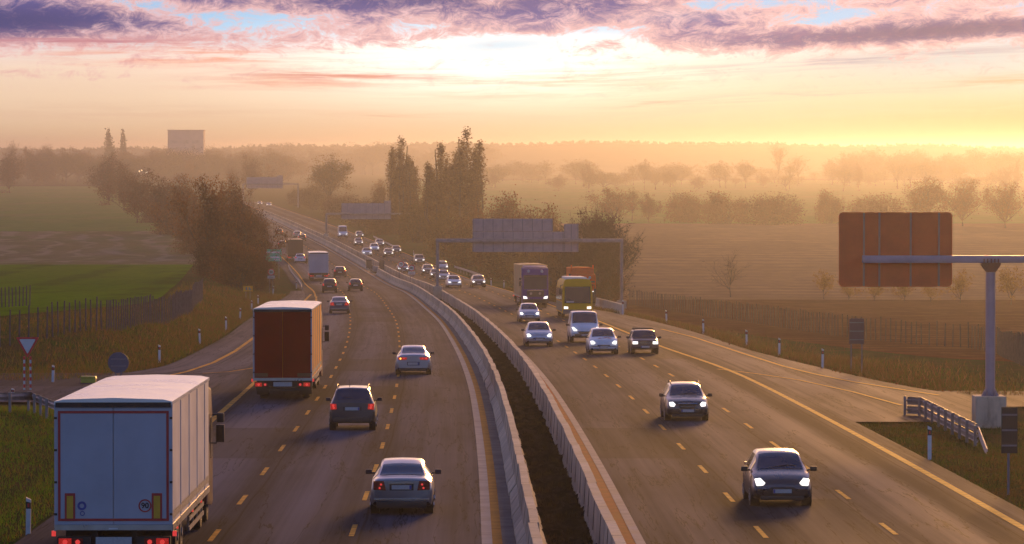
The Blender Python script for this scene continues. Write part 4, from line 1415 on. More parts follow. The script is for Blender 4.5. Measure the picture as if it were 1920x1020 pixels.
    v = [(-1.08, y1 - .035 + .02, 1.72), (1.08, y1 - .035 + .02, 1.72), (1.04, y1 - .19 + .02, cabh - .80), (-1.04, y1 - .19 + .02, cabh - .80)]
    MB().add(v + [(x, y - .06, z) for x, y, z in v], [(0, 1, 2, 3), (7, 6, 5, 4), (0, 4, 5, 1), (1, 5, 6, 2), (2, 6, 7, 3), (3, 7, 4, 0)]).build('windshield', M_DGLASS, co)
    MB().prism_x([(y1 - .19, cabh - .82), (y1 + .10, cabh - .86), (y1 + .10, cabh - .80), (y1 - .19, cabh - .70)], -1.1, 1.1).build('sun_visor', M_BLACK, co)
    MB().box(-.80, .80, y1 - .02, y1 + .012, 1.02, 1.60).build('grille', M_BLACK, co)
    MB().box(-1.20, 1.20, y1 - .1, y1 + .03, 0.42, 0.80).build('bumper', M_CHASS, co, bevel=.03)
    for s in (-1, 1):
        MB().prism_y([(s * 1.12, .84), (s * .74, .84), (s * .80, 1.02), (s * 1.14, 1.10)], y1 - .1, y1 + .035).build('headlight', M_HEAD if toward else M_DGLASS, co, bevel=.01, segs=1)
        MB().prism_x([(y1 - .95, 1.65), (y1 - .15, 1.65), (y1 - .32, cabh - .85), (y1 - .95, cabh - .85)], *sorted((s * 1.215, s * 1.228))).build('side_window', M_DGLASS, co)
        mm = MB()
        mm.box(*sorted((s * 1.20, s * 1.34)), y1 - .20, y1 - .15, 2.72, 2.76).box(*sorted((s * 1.20, s * 1.34)), y1 - .20, y1 - .15, 1.98, 2.02)
        mm.box(*sorted((s * 1.31, s * 1.53)), y1 - .22, y1 - .07, 2.02, 2.48).box(*sorted((s * 1.33, s * 1.52)), y1 - .22, y1 - .07, 2.54, 2.78)
        mi = mm.build('mirror', M_BLACK, co, bevel=.02)
        MB().box(*sorted((s * 1.34, s * 1.50)), y1 - .228, y1 - .221, 2.06, 2.44).build('mirror_glass', M_DGLASS, mi)
    dz = H - cabh
    if dz > .15:
        MB().prism_x([(y0 + .1, cabh - .05), (y0 + .1, H - .05), (y1 - .9, cabh - .02)], -1.1, 1.1).build('roof_deflector', cab, co, bevel=.04)
    if toward:
        for x in (-.62, .62):
            MB().tube([(x, y1 - .42, cabh - .35), (x, y1 - .30, cabh - .38)], .13, 14).build('roof_lamp', M_WHITE, co)
        MB().box(-.75, .75, y1 + .013, y1 + .03, 1.60, 1.66).build('grille_bar', M_CHROME, co)
        for x in (-.42, .42):
            MB().tube([(x, y1 + .01, 1.32), (x, y1 + .04, 1.32)], .12, 14).build('grille_lamp', M_STEEL, co)
    tag(root, label, 'lorry', group)
    place(root, px, py, toward, scale, y1, yaw)
    return root


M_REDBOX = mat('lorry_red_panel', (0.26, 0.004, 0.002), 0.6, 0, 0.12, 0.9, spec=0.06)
M_SUNSIDE = mat('lorry_sunlit_curtain', (0.85, 0.30, 0.035), 0.6, 0, 0.12, 0.9, bump=0.02, bscale=1.0, spec=0.08)  # golden light on the lorry's side is put into the curtain colour
M_BRNBOX = mat('lorry_brown_panel', (0.075, 0.040, 0.026), 0.6, 0, 0.12, 0.9)
M_CREAM = mat('lorry_cream_curtain', (0.60, 0.36, 0.17), 0.6, 0, 0.1, 0.9, spec=0.08)
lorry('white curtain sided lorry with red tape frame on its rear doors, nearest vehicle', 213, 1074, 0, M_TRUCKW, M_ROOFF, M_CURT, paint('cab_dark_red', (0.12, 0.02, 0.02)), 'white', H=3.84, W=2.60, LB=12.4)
lorry('dark red lorry with plain rear doors and a side coloured as if sunlit orange', 530, 751, 0, M_REDBOX, M_ROOFF, M_SUNSIDE, paint('cab_red', (0.2, 0.02, 0.02)), 'red', H=3.95, W=2.50, zb=.95, cabh=3.5)
lorry('smaller pale white lorry seen from behind beside the grass tip', 598, 527, 0, M_TRUCKW, M_ROOFF, M_TRUCKW, WHIT, None, H=3.75)
lorry('brown box lorry farthest along the left carriageway', 554, 490.5, 0, M_BRNBOX, M_BRNBOX, M_BRNBOX, BRWN, None, H=3.55)
lorry('oncoming lorry with a deep purple blue cab and a cream trailer', 1004, 577, 1, M_CREAM, M_CREAM, M_CREAM, mat('cab_purple_blue', (0.030, 0.010, 0.175), 0.5, 0, 0.08, 1.2, spec=0.15), None, H=3.98, cabh=3.75, scale=1.0)
M_ORNG = mat('orange_container', (0.88, 0.06, 0.003), 0.6, 0, 0.15, 1.2, spec=0.05)
sk = lorry('bright orange high sided lorry partly hidden behind the yellow bus', 1095, 565, 1, M_ORNG, M_ORNG, M_ORNG, mat('cab_orange', (0.80, 0.055, 0.003), 0.6, 0, 0.1, 1.2, spec=0.05), None, H=3.35, W=2.35, LB=7.0, zb=1.3, cabh=2.75)
for x in (-.95, -.35, .35, .95):                           # front wall of the container, above the cab
    MB().box(x - .13, x + .13, 7.0, 7.03, 2.82, 3.02).build('panel_opening', M_CREAM, sk)
for x in (-1.1, 1.1):
    MB().box(x - .06, x + .06, 6.9, 7.04, 3.3, 3.62).build('corner_post', M_ORNG, sk)
MB().box(-1.15, 1.15, 7.0, 7.04, 3.30, 3.40).build('top_rail', M_ORNG, sk)


def bus():
    root = empty('coach')
    hw, H, L = 1.25, 3.15, 11.5
    yel = mat('bus_yellow', (0.74, 0.36, 0.002), 0.5, 0, 0.06, 1.2, spec=0.12)
    cream = paint('bus_cream', (0.50, 0.40, 0.20))
    mb = MB()
    prof = [(-hw, .42), (-hw - .0, 1.2), (-hw + .03, 2.4), (-hw + .13, 2.95), (-hw + .32, H), (0, H + .05), (hw - .32, H), (hw - .13, 2.95), (hw - .03, 2.4), (hw, 1.2), (hw, .42)]
    n = len(prof)
    V, fs, mi = [], [], []
    ysx = [(0, .94), (.12, 1), (3, 1), (8, 1), (L - .35, 1), (L - .10, .985), (L, .93)]
    for y, k in ysx:
        V += [(x * (1 if k == 1 else k + .02), y - (max(0, z - 1.3) * .10 if y > L - .4 else 0), .42 + (z - .42) * (1 if k == 1 else k + .04)) for x, z in prof]
    for i in range(len(ysx) - 1):
        for k in range(n):
            a, b = i * n + k, i * n + (k + 1) % n
            fs.append((a, b, b + n, a + n))
            mi.append(0)
    fs += [tuple(range(n)), tuple(range(len(V) - 1, len(V) - n - 1, -1))]
    mi += [0, 0]
    mb.v, mb.f, mb.mi = V, fs, mi
    mb.build('body', [yel], root, smooth=True)
    for s in (-1, 1):
        for k in range(6):
            ya = .5 + k * 1.72
            MB().prism_x([(ya, 1.45), (ya + 1.62, 1.45), (ya + 1.62, 2.45), (ya, 2.45)], *sorted((s * (hw - .03), s * (hw + .012)))).build('side_window', M_DGLASS, root)
        MB().box(*sorted((s * (hw - .02), s * (hw + .008))), .4, L - .6, .55, 1.35).build('lower_panel', cream, root)
    q = [(-1.08, 1.25), (1.08, 1.25), (1.05, 2.62), (-1.05, 2.62)]
    v = [(x, L + .012 - max(0, z - 1.3) * .10, z) for x, z in q]
    MB().add(v + [(x, y - .10, z) for x, y, z in v], [(0, 1, 2, 3), (7, 6, 5, 4), (0, 4, 5, 1), (1, 5, 6, 2), (2, 6, 7, 3), (3, 7, 4, 0)]).build('windshield', M_DGLASS, root)
    MB().box(.30, .92, L + .01, L + .02, 1.30, 1.42).build('route_board', M_PLATE, root)
    MB().box(-.85, .85, 1.5, 9.5, H - .02, H + .22).build('roof_unit', M_WHITE, root, bevel=.08)
    MB().box(-1.0, 1.0, L - .55, L - .40, H - .02, H + .12).build('roof_trim', M_WHITE, root, bevel=.03)
    MB().box(-1.2, 1.2, L - .15, L + .03, .36, .72).build('bumper', M_GUTTER, root, bevel=.04)
    for s in (-1, 1):
        MB().prism_y([(s * 1.12, .78), (s * .78, .78), (s * .78, .96), (s * 1.12, .98)], L - .12, L + .02).build('headlight', M_HEAD, root, bevel=.01, segs=1)
        MB().tube([(s * 1.2, L - .3, 2.75), (s * 1.42, L - .05, 2.7), (s * 1.42, L, 2.45)], .03, 6).build('mirror_arm', M_BLACK, root)
        MB().box(*sorted((s * 1.33, s * 1.52)), L - .08, L + .06, 1.95, 2.45).build('mirror', M_BLACK, root, bevel=.03)
        for y in (2.6, L - 2.6):
            x = s * (hw - .17)
            w = MB().lathe_x([(x - .14, .3), (x - .14, .46), (x - .1, .5), (x + .1, .5), (x + .14, .46), (x + .14, .3)], y, .5, 22).build('wheel', M_RUBBER, root, smooth=True)
            MB().lathe_x([(x + s * .13, .3), (x + s * .15, .27), (x + s * .17, .08)], y, .5, 16).build('rim', M_STEEL, w)
    MB().box(-.26, .26, L + .03, L + .04, .48, .58).build('number_plate', M_PLATE, root)
    for s in (-1, 1):
        MB().tube([(s * .15, L + .02, 1.27), (s * .75, L - .03, 1.75)], .014, 4).build('front_wiper', M_BLACK, root)
    tag(root, 'yellow coach with a wide windscreen and white roof unit', 'bus')
    place(root, 1083, 597, 1, 1.0, L, -0.008)
    return root


bus()


# ------------------------------------------------------------------ gantries and signs
def gantry(label, Y, bl, br, beam, panels, ribs, rw=0.17, blocks=(True, True)):
    """bl, br: pixels of the two base points; beam: pixel row; panels: (x0, y0, x1, y1) pixel boxes; all at distance Y"""
    root = empty('sign_gantry', depth((bl[0] + br[0]) / 2, bl[1], Y))
    o = root.location
    loc = lambda px, py: depth(px, py, Y) - o
    zbm = loc(960, beam).z
    for (px, py), big in zip((bl, br), blocks):
        p = loc(px, py)
        hb_ = 1.45 if px == bl[0] else 1.0
        if big:
            MB().box(p.x - .50, p.x + .50, -.5, .5, p.z - .6, p.z + hb_).build('base_block', M_CONC, root, bevel=.04)
        MB().tube([(p.x, 0, p.z + (.9 if big else -.3)), (p.x, 0, zbm + .1)], rw, 12).build('post', M_STEEL, root, smooth=True)
        MB().box(p.x - .3, p.x + .3, -.3, .3, p.z + (hb_ if big else .02), p.z + (hb_ + .06 if big else .08)).build('foot_plate', M_STEEL, root)
    xa, xb = loc(bl[0], 0).x, loc(br[0], 0).x
    MB().box(xa - .2, xb + .2, -.17, .17, zbm - .20, zbm + .20).build('beam', M_STEEL, root, bevel=.03)
    for (x0, y0, x1, y1) in panels:
        a, b = loc(x0, y1), loc(x1, y0)
        p = MB().box(a.x, b.x, .28, .33, a.z, b.z).build('sign_panel', M_SIGNBACK, root)
        n = max(2, int((b.x - a.x) / ribs))
        q = MB()
        for k in range(n + 1):
            x = a.x + .08 + (b.x - a.x - .16) * k / n
            q.box(x - .035, x + .035, .20, .28, a.z + .04, b.z - .04)
        q.build('panel_rib', M_SIGNRIB, p)
    tag(root, label, 'gantry', 'gantries over the right carriageway')
    return root


gantry('grey sign gantry over the right carriageway, nearest one with stepped panel backs', 404.5, (820.5, 563), (1165.5, 582), 451, [(886, 410, 1036.6, 434), (886, 434.6, 1057, 472.5), (1057.4, 420, 1085, 472.5)], 1.0)
gantry('middle sign gantry behind the near one, under the poplars', 800, (612, 451), (773, 428), 401, [(640, 381, 733, 411), (720, 376, 733, 380.6)], 1.2, .2, (True, False))
gantry('hazy blue grey sign gantry farthest away at the road end', 1330, (456, 392), (559, 391), 345, [(462, 332, 530, 353), (519, 329, 530, 331.7)], 1.6, .25, (False, False))

# cantilever sign on the right verge
bp = at(1856, 800)
Yc = bp.y
root = empty('cantilever_sign', bp)
o = root.location
loc = lambda px, py, Y=Yc: depth(px, py, Y) - o
mb = MB()
q0 = loc(1826, 742)
q1 = loc(1883, 742)
mb.box(q0.x, q1.x, -.7, .7, -.4, q0.z)
mb.build('base_block', M_CONC, root, bevel=.03)
pc = loc(1856.5, 745)
zb = loc(0, 486).z
M_MAST = mat('mast_lilac_grey', (0.40, 0.30, 0.34), 0.45, 0.3, 0.12, 1.2)
MB().tube([(pc.x, 0, pc.z - .02), (pc.x, 0, zb - .45)], .185, 16).build('post', M_MAST, root, smooth=True)
MB().tube([(pc.x, 0, pc.z), (pc.x, 0, pc.z + .06)], .36, 16).build('foot_plate', M_MAST, root)
q = MB()
for k in range(8):
    t = k * math.pi / 4
    c, s = math.cos(t), math.sin(t)
    q.add([(pc.x + c * .18 - s * .01, s * .18 + c * .01, pc.z + .06), (pc.x + c * .34 - s * .01, s * .34 + c * .01, pc.z + .06), (pc.x + c * .18 - s * .01, s * .18 + c * .01, pc.z + .36),
           (pc.x + c * .18 + s * .01, s * .18 - c * .01, pc.z + .06), (pc.x + c * .34 + s * .01, s * .34 - c * .01, pc.z + .06), (pc.x + c * .18 + s * .01, s * .18 - c * .01, pc.z + .36)],
          [(0, 1, 2), (3, 5, 4), (1, 4, 5, 2), (0, 3, 4, 1), (0, 2, 5, 3)])
q.build('stiffener', M_MAST, root)
M_HEADC = mat('mast_head_rust', (0.20, 0.055, 0.03), 0.6, 0.1, 0.15, 2)
MB().prism_y([(pc.x - .36, zb - .13), (pc.x + .36, zb - .13), (pc.x + .36, zb - .22), (pc.x + .17, zb - .48), (pc.x - .17, zb - .48), (pc.x - .36, zb - .22)], -.2, .2).build('mast_head', M_HEADC, root)
q = MB()
for k in range(5):
    x = pc.x - .27 + k * .135
    q.box(x - .02, x + .02, -.22, -.165, zb - .25, zb + .02)
q.build('clamp_rib', M_HEADC, root)
xa, xb = loc(1618, 0).x, loc(1618, 0).x + 11.5
MB().box(xa, xb, -.16, .16, zb - .14, zb + .14).build('beam', M_MAST, root, bevel=.02)
a, b = loc(1573.5, 538), loc(1787, 398)
M_SIGNFLARE = mat('sign_back_flare', (0.92, 0.15, 0.025), 0.5, 0.0, 0.14, 0.6)  # orange flare glow is put into the panel colour
M_RIBFLARE = mat('sign_rib_flare', (0.55, 0.25, 0.17), 0.5, 0.2, 0.1, 2)  # ribs carry the same flare tint in their colour
rr = .17
pts = []
for cx, cz, t0 in ((b.x - rr, b.z - rr, 0), (a.x + rr, b.z - rr, 90), (a.x + rr, a.z + rr, 180), (b.x - rr, a.z + rr, 270)):
    for k in range(6):
        t = math.radians(t0 + 18 * k)
        pts.append((cx + rr * math.cos(t), cz + rr * math.sin(t)))
pn = MB().prism_y(pts, .22, .26).build('sign_panel', M_SIGNFLARE, root)
q = MB()
for px in (1622, 1651, 1710, 1763):
    x = loc(px, 0).x
    q.box(x - .035, x + .035, .165, .22, a.z + .02, b.z - .02)
q.build('panel_rib', M_RIBFLARE, pn)
q = MB()
for py in (444, 491):
    z = loc(0, py).z
    q.box(a.x + .06, b.x - .06, .20, .22, z - .018, z + .018)
q.build('panel_seam', M_SIGNFLARE, pn)
tag(root, 'tall cantilever road sign seen from behind with panel tinted by orange flare glow', 'sign')


def post_sign(name, label, px, py, posts, build, cat='sign', h=None, pm_=None, rp=0.04, group=None):
    p = at(px, py)
    root = empty(name, p)
    root.rotation_euler.z = -math.atan(PXd(p.y)) * 0.5
    pxm = math.hypot(p.x, p.y) / 7340                       # metres per pixel here
    for dx in posts:
        MB().tube([(dx * pxm, .05, -.3), (dx * pxm, .05, h * pxm)], rp, 8).build('post', pm_ or M_STEEL, root, smooth=True)
    build(root, pxm)
    tag(root, label, cat, group)
    return root


def yield_b(root, m):
    z0, z1, w = (735 - 672) * m, (735 - 632.5) * m, 22 * m

    def tri(k, y0, y1):
        cz = z1 - (z1 - z0) / 3
        P = [(-w, z1), (w, z1), (0, z0)]
        P = [(x * k, cz + (z - cz) * k) for x, z in P]
        Q = []
        for i in range(3):                                  # round the corners
            p, a_, b_ = Vector(P[i]), Vector(P[i - 1]), Vector(P[(i + 1) % 3])
            Q += [tuple(p + (a_ - p) * .07), tuple(p + (a_ - p) * .02 + (b_ - p) * .02), tuple(p + (b_ - p) * .07)]
        return MB().prism_y(Q, y0, y1)
    p = tri(1.0, -.03, 0.0).build('sign_panel', M_SIGNRED, root)
    tri(.70, -.036, -.031).build('sign_field', M_SIGNWHITE, p)
    # red bands on the white posts
    for dx in (-6.5, 5):
        q = MB()
        for k in range(5):
            q.tube([(dx * m, .05, (8 + k * 13) * m), (dx * m, .05, (14.5 + k * 13) * m)], .052, 8)
        q.build('post_band', M_SIGNRED, root)


post_sign('yield_sign', 'red and white give way triangle on two banded posts', 52, 735, (-6.5, 5), yield_b, h=66, pm_=M_WHITE, rp=.045)


def round_back(root, m):
    MB().tube([(0, 0, 41 * m), (0, .02, 41 * m)], 19.5 * m, 28).build('sign_panel', mat('sign_back_dark', (0.09, 0.11, 0.16), .5, .3, .15, 3), root)
    MB().box(-14 * m, 14 * m, -.03, 0, 46 * m, 49 * m).box(-14 * m, 14 * m, -.03, 0, 33 * m, 36 * m).build('panel_rib', M_SIGNRIB, root)


post_sign('round_sign', 'round dark sign seen from behind on two posts by the slip road', 222, 721, (-5, 5), round_back, h=58, pm_=M_SIGNRIB, rp=.035)


def rect_back(w, z0, z1, m1, ribs=3):
    def b(root, m):
        p = MB().box(-w * m, w * m, -.02, .01, z0 * m, z1 * m).build('sign_panel', m1, root, bevel=.008, segs=1)
        q = MB()
        for k in range(ribs):
            z = (z0 + (z1 - z0) * (k + .5) / ribs) * m
            q.box(-w * m * .95, w * m * .95, -.05, -.02, z - .025, z + .025)
        q.build('panel_rib', M_SIGNRIB, p)
    return b


post_sign('traffic_sign', 'grey rectangular sign back on two thin posts below the big sign panel', 1606, 699, (-10, 10), rect_back(14, 54, 102, mat('sign_back_plum', (0.12, 0.07, 0.075), .6, .2, .1, 2)), h=100, pm_=M_SIGNRIB, rp=.03)
post_sign('traffic_sign', 'dark sign back on one post in the near grass below the mast', 1892, 928, (-1,), rect_back(15, 78, 164, mat('sign_back_black', (0.03, 0.026, 0.026), .6, .2, .1, 2)), h=160, pm_=M_SIGNRIB, rp=.035)


def green_b(root, m):
    gm = mat('sign_green', (0.01, 0.46, 0.24), .45, 0, .1, 1)
    gw = mat('sign_lettering_white', (0.65, 0.75, 0.70), .45, 0, .05, 1)
    MB().box(-16 * m, 16 * m, -.02, .02, 33 * m, 44.5 * m).build('sign_panel', gm, root, bevel=.01, segs=1)
    p = MB().box(-12 * m, 16 * m, -.02, .02, 44.9 * m, 56 * m).build('sign_panel', gm, root, bevel=.01, segs=1)
    q = MB()
    q.box(-12 * m, -4 * m, -.028, -.022, 48.5 * m, 51 * m).box(-3 * m, 13 * m, -.028, -.022, 48.3 * m, 51.2 * m)
    q.box(-5 * m, 12 * m, -.028, -.022, 39 * m, 42 * m).box(2 * m, 8 * m, -.028, -.022, 34.8 * m, 37.4 * m).box(10 * m, 13 * m, -.028, -.022, 34.6 * m, 38 * m)
    q.build('lettering', gw, root)


post_sign('direction_sign', 'green direction sign with white lettering by the left hedge', 512, 523, (-11, 11), green_b, h=54, rp=.06)
M_SIGNRIM = M_SIGNRED


def speed_b(z, r, plate=True):
    def b(root, m):
        p = MB().tube([(0, -.03, z * m), (0, 0, z * m)], r * m, 24).build('sign_panel', M_SIGNRED, root)
        f = MB().tube([(0, -.036, z * m), (0, -.031, z * m)], r * m * .74, 24).build('sign_field', M_SIGNWHITE, p)
        t = link_mesh('lettering', text_mesh('80', r * m * .95, M_BLACK, .01), p)
        t.location = (0, -.040, z * m)
        t.rotation_euler = (math.pi / 2, 0, 0)
        if plate:
            pl = MB().box(-r * m * 1.05, r * m * 1.05, -.03, 0, (z - r * 1.9) * m, (z - r * 1.08) * m).build('plate', M_SIGNWHITE, root)
            MB().box(-r * m * .7, r * m * .7, -.036, -.031, (z - r * 1.6) * m, (z - r * 1.4) * m).build('plate_arrow', M_BLACK, pl)
    return b


post_sign('speed_sign', 'red ringed speed limit sign over a white plate on the left verge', 508.5, 553, (-3, 3), speed_b(43, 6.5), h=48, rp=.04)


def orange_b(root, m):
    MB().box(-9 * m, 9 * m, -.02, .01, 15.5 * m, 26 * m).build('sign_panel', mat('sign_orange', (0.95, 0.36, 0.0), .5, 0, .1, 2), root, bevel=.01, segs=1)
    MB().box(-4 * m, -1.5 * m, -.027, -.021, 18 * m, 23.5 * m).box(1.5 * m, 3.5 * m, -.027, -.021, 18 * m, 23.5 * m).box(4.5 * m, 6 * m, -.027, -.021, 18 * m, 21 * m).build('lettering', M_SIGNRIB, root)


post_sign('diversion_sign', 'small orange diversion sign standing in the dry grass', 465, 562, (-4, 4), orange_b, h=20, rp=.03)
for px, zz, lab in ((771.5, 33, 'red ringed speed sign in the median, the nearer one'), (751.5, 30, 'red ringed speed sign in the median, the one farther off')):
    Ym = 487 if px > 760 else 520
    p = Vector((depth(px, 0, Ym).x, Ym, roadz(Ym)))
    root = empty('speed_sign', p)
    m = Ym / 7340
    for dx in (-2.5, 2.5):
        MB().tube([(dx * m, .05, 0), (dx * m, .05, zz * m)], .04, 8).build('post', M_STEEL, root)
    speed_b(zz, 6.2, px > 760)(root, m)
    tag(root, lab, 'sign', 'speed signs in the median')

# crash cushion and dark boards where the near wall begins
Yk = 575
for (x0, x1, y0, y1, nm, lab) in [(686.5, 697, 487, 503, 'marker_board', 'dark square board at the barrier opening, left one'), (711, 720.5, 488, 505, 'marker_board', 'dark square board at the barrier opening, right one')]:
    yk = Yk - 3
    a, b = depth(x0, y1, yk), depth(x1, y0, yk)
    root = empty(nm, ((a.x + b.x) / 2, yk, roadz(yk)))
    w, z0, z1 = (b.x - a.x) / 2, a.z - roadz(yk), b.z - roadz(yk)
    for s in (-1, 1):
        MB().tube([(s * w * .7, .05, 0), (s * w * .7, .05, z1)], .04, 8).build('post', M_STEEL, root)
    MB().box(-w, w, -.03, 0, z0, z1).build('sign_panel', mat('board_dark_grey', (0.055, 0.05, 0.045), .6, 0, .15, 2), root, bevel=.01, segs=1)
    tag(root, lab, 'sign')
root = empty('crash_cushion', (PX(572) + 1.25, 572, roadz(572)))
q = MB()
for k in range(4):
    q.box(-.42, .42, k * 1.0, k * 1.0 + .9, 0.05, .85)
q.build('absorber_box', mat('cushion_grey', (0.10, 0.10, 0.085), .6, 0, .2, 2), root, bevel=.05)
MB().box(-.46, .46, -.12, -.02, .1, .92).build('nose_plate', M_STEEL, root, bevel=.03)
tag(root, 'grey crash cushion at the head of the barrier opening', 'crash cushion')


# guard rails
def guard_rail(label, pts, h=.75, rails=1, post_gap=2.0, white=False, w=.04, flare=None, group=None):
    """pts: world ground points"""
    root = empty('guard_rail', pts[0])
    P = [p - pts[0] for p in pts]
    for r_ in range(rails):
        mb = MB()
        z1 = h - r_ * .36
        # W profile swept along
        prof = [(0, -.155), (.035, -.12), (.035, -.06), (-.02, -.03), (-.02, .03), (.035, .06), (.035, .12), (0, .155)]
        V, fs = [], []
        n = len(prof)
        for i, p in enumerate(P):
            d = (P[min(i + 1, len(P) - 1)] - P[max(i - 1, 0)])
            nv = Vector((-d.y, d.x, 0)).normalized()
            for yy in (0, 1):
                V += [p + nv * (a + yy * .012) + Vector((0, 0, z1 - .16 + b)) for a, b in prof]
        for i in range(len(P) - 1):
            for k in range(n - 1):
                for l_ in (0, 1):
                    a = i * 2 * n + l_ * n + k
                    fs.append((a, a + 1, a + 1 + 2 * n, a + 2 * n))
            for k in (0, n - 1):
                a = i * 2 * n + k
                fs.append((a, a + n, a + 3 * n, a + 2 * n))
        mb.add(V, fs)
        mb.build('rail', M_STEEL, root, smooth=True)
    for a, b in zip(P[:-1], P[1:]):
        k = max(1, int((b - a).length / post_gap))
        for i in range(k):
            p = a + (b - a) * (i / k)
            d = (b - a).normalized()
            nv = Vector((-d.y, d.x, 0))
            c = p - nv * .09
            MB().box(c.x - .05, c.x + .05, c.y - .04, c.y + .04, c.z - .3, c.z + h + .02).build('post', M_STEEL, root)
    tag(root, label, 'guard rail', group)
    return root


def rail_px(label, px_pts, **k):
    return guard_rail(label, [at(*p) for p in px_pts], **k)


rail_px('double galvanised guard rail where the slip road leaves, bent down at its near end', [(1700, 782), (1728, 784), (1832, 838)], rails=2, h=.82, post_gap=2.0)
p1, p2 = at(1832, 838), at(1850, 852)
guard_rail('sloping end piece of the guard rail below the mast', [p1 + Vector((.02, -.05, 0)), p2 + Vector((0, 0, -.55))], post_gap=9)
rail_px('galvanised guard rail on thick posts left of the white lorry', [(-30, 776), (58, 772), (104, 792)], h=.78, post_gap=1.7)
rail_px('curved guard rail round the grass tip beside the white lorry', [(566, 546), (561, 536), (550, 522), (543, 512), (541, 505)], h=.8, post_gap=4)
rail_px('long guard rail far along the outer edge of the right carriageway', [(906, 527), (880, 517), (852, 508)], h=.8, post_gap=4)
rail_px('far guard rail beside the outer lane under the poplars', [(745, 473), (722, 461), (700, 450)], h=.9, post_gap=6)
root = empty('concrete_barrier', at(1119, 574))
a, b = at(1119, 574), at(1168, 590)
d = b - a
L = d.length
me = MB().prism_y([(-.22, 0), (-.12, .3), (-.10, .9), (.10, .9), (.12, .3), (.22, 0)], 0, L).mesh('barrier', [M_CONC, M_CONCD])
q = link_mesh('body', me, root)
MB().prism_y([(-.225, .02), (-.125, .3), (-.105, .905), (.105, .905), (.125, .3), (.225, .02)], L * .5 - .02, L * .5 + .02).build('joint', M_CONCD, root)
root.rotation_euler = (math.asin(max(-.5, min(.5, d.z / L))), 0, -math.atan2(d.x, d.y))
tag(root, 'short concrete barrier at the foot of the right gantry post', 'barrier')

# delineator posts
def delineator():
    root = empty('delineator_post')
    MB().prism_y([(-.06, -.2), (.06, -.2), (.06, 1.0), (-.06, 1.06)], -.04, .04).build('post', M_WHITE, root)
    b_ = MB().prism_y([(-.062, .76), (.062, .76), (.062, .92), (-.062, .95)], -.042, .042).build('black_band', M_BLACK, root)
    MB().box(-.022, .022, -.046, -.0425, .80, .90).build('reflector', M_SIGNRED, b_)
    return root


DEL = delineator()
grpL, grpR = 'delineator posts along the left slip road', 'delineator posts along the right verge'
for i, (px, py, hpx, lab, gp) in enumerate([
        (99, 720, 36, 'white delineator post in the grass right of the give way sign', grpL),
        (299, 681, 35, 'white delineator post on the bank, next right of the round sign back', grpL),
        (375, 646, 30, 'white delineator post on the bank, second right of the round sign back', grpL),
        (424, 621, 28, 'white delineator post left of the red lorry, middle of the bank row', grpL),
        (450, 601, 24, 'white delineator post left of the red lorry below the orange sign', grpL),
        (472, 583, 20, 'white delineator post just behind the red lorry roof edge', grpL),
        (484, 573, 20, 'white delineator post next to the speed sign, farther of a close pair', grpL),
        (512, 554, 18, 'white delineator post at the foot of the speed sign', grpL),
        (556, 541, 14, 'white delineator post on the grass tip by the curved guard rail', grpL),
        (53, 1008, 76, 'grey white delineator post with red band in the near grass left of the lorry', grpL),
        (25, 752, 24, 'small delineator post standing behind the left guard rail', grpL),
        (1250, 606, 25, 'white delineator post farthest along the right verge, near the gantry', grpR),
        (1319, 626, 28, 'white delineator post on the right verge, second from the gantry', grpR),
        (1400, 649, 31, 'white delineator post on the right verge, third from the gantry', grpR),
        (1461, 669, 36, 'white delineator post on the right verge, fourth from the gantry', grpR),
        (1542, 692, 39, 'white delineator post on the right verge left of the plum sign back', grpR),
        (1743, 862, 64, 'white delineator post alone in the near right grass by the guard rail', grpR),
        (921, 536, 15, 'small delineator post on the far right verge left of the purple lorry', grpR),
        (945, 541, 16, 'small delineator post right beside the purple lorry', grpR),
        (1168, 592, 30, 'delineator post in front of the right gantry base block', grpR),
        (776, 482, 12, 'tiny delineator post far along the right verge', grpR)]):
    r = DEL if i == 0 else copy_tree(DEL)
    p = at(px, py)
    r.location = p
    r.scale = (1.0, 1, hpx * p.y / 7340 / 1.06)
    r.rotation_euler = (rnd.uniform(-.04, .04), rnd.uniform(-.05, .05), 0)
    r.name = 'delineator_post'
    tag(r, lab, 'post', gp)
# marker box on the verge behind the near lorry
p = at(166, 721)
root = empty('grit_box', p)
MB().box(-.35, .35, -.2, .2, 0, .30).build('body', mat('grit_yellow', (0.45, 0.40, 0.03), .5, 0, .1, 3), root, bevel=.02)
MB().prism_y([(-.38, .30), (.38, .30), (.34, .40), (-.34, .40)], -.22, .22).build('lid', mat('grit_yellow_lid', (0.40, 0.34, 0.02), .5, 0, .1, 3), root)
tag(root, 'small yellow box on the verge just behind the white lorry roof', 'box')


# fences
def fence(label, path, gap, h, m, r=.052, maxposts=99, wire=False):
    root = empty('post_fence', path[0])
    P = [p - path[0] for p in path]
    n = 0
    rest = MB()
    for a, b in zip(P[:-1], P[1:]):
        k = max(1, int((b - a).length / gap))
        for i in range(k):
            c = a + (b - a) * (i / k)
            z = terrain(c.x + path[0].x, c.y + path[0].y) - path[0].z
            hh = h * rnd.uniform(.92, 1.06)
            lean = rnd.uniform(-.05, .05)
            mb = MB() if n < maxposts else rest
            mb.tube([(c.x, c.y, z - .2), (c.x + lean, c.y, z + hh)], [r * rnd.uniform(.85, 1.2), r * .9], 6)
            if n < maxposts:
                mb.build('post', m, root)
            n += 1
    if rest.v:
        tag(rest.build('posts_beyond', m, root), kind='stuff')
    if wire:
        q = MB()
        for zz in (.35, .7, 1.05, 1.4):
            if zz < h:
                q.tube([(p.x, p.y, terrain(p.x + path[0].x, p.y + path[0].y) - path[0].z + zz) for p in P], .006, 4, cap=False)
        q.build('wire', M_STEEL, root)
    tag(root, label, 'fence')
    return root


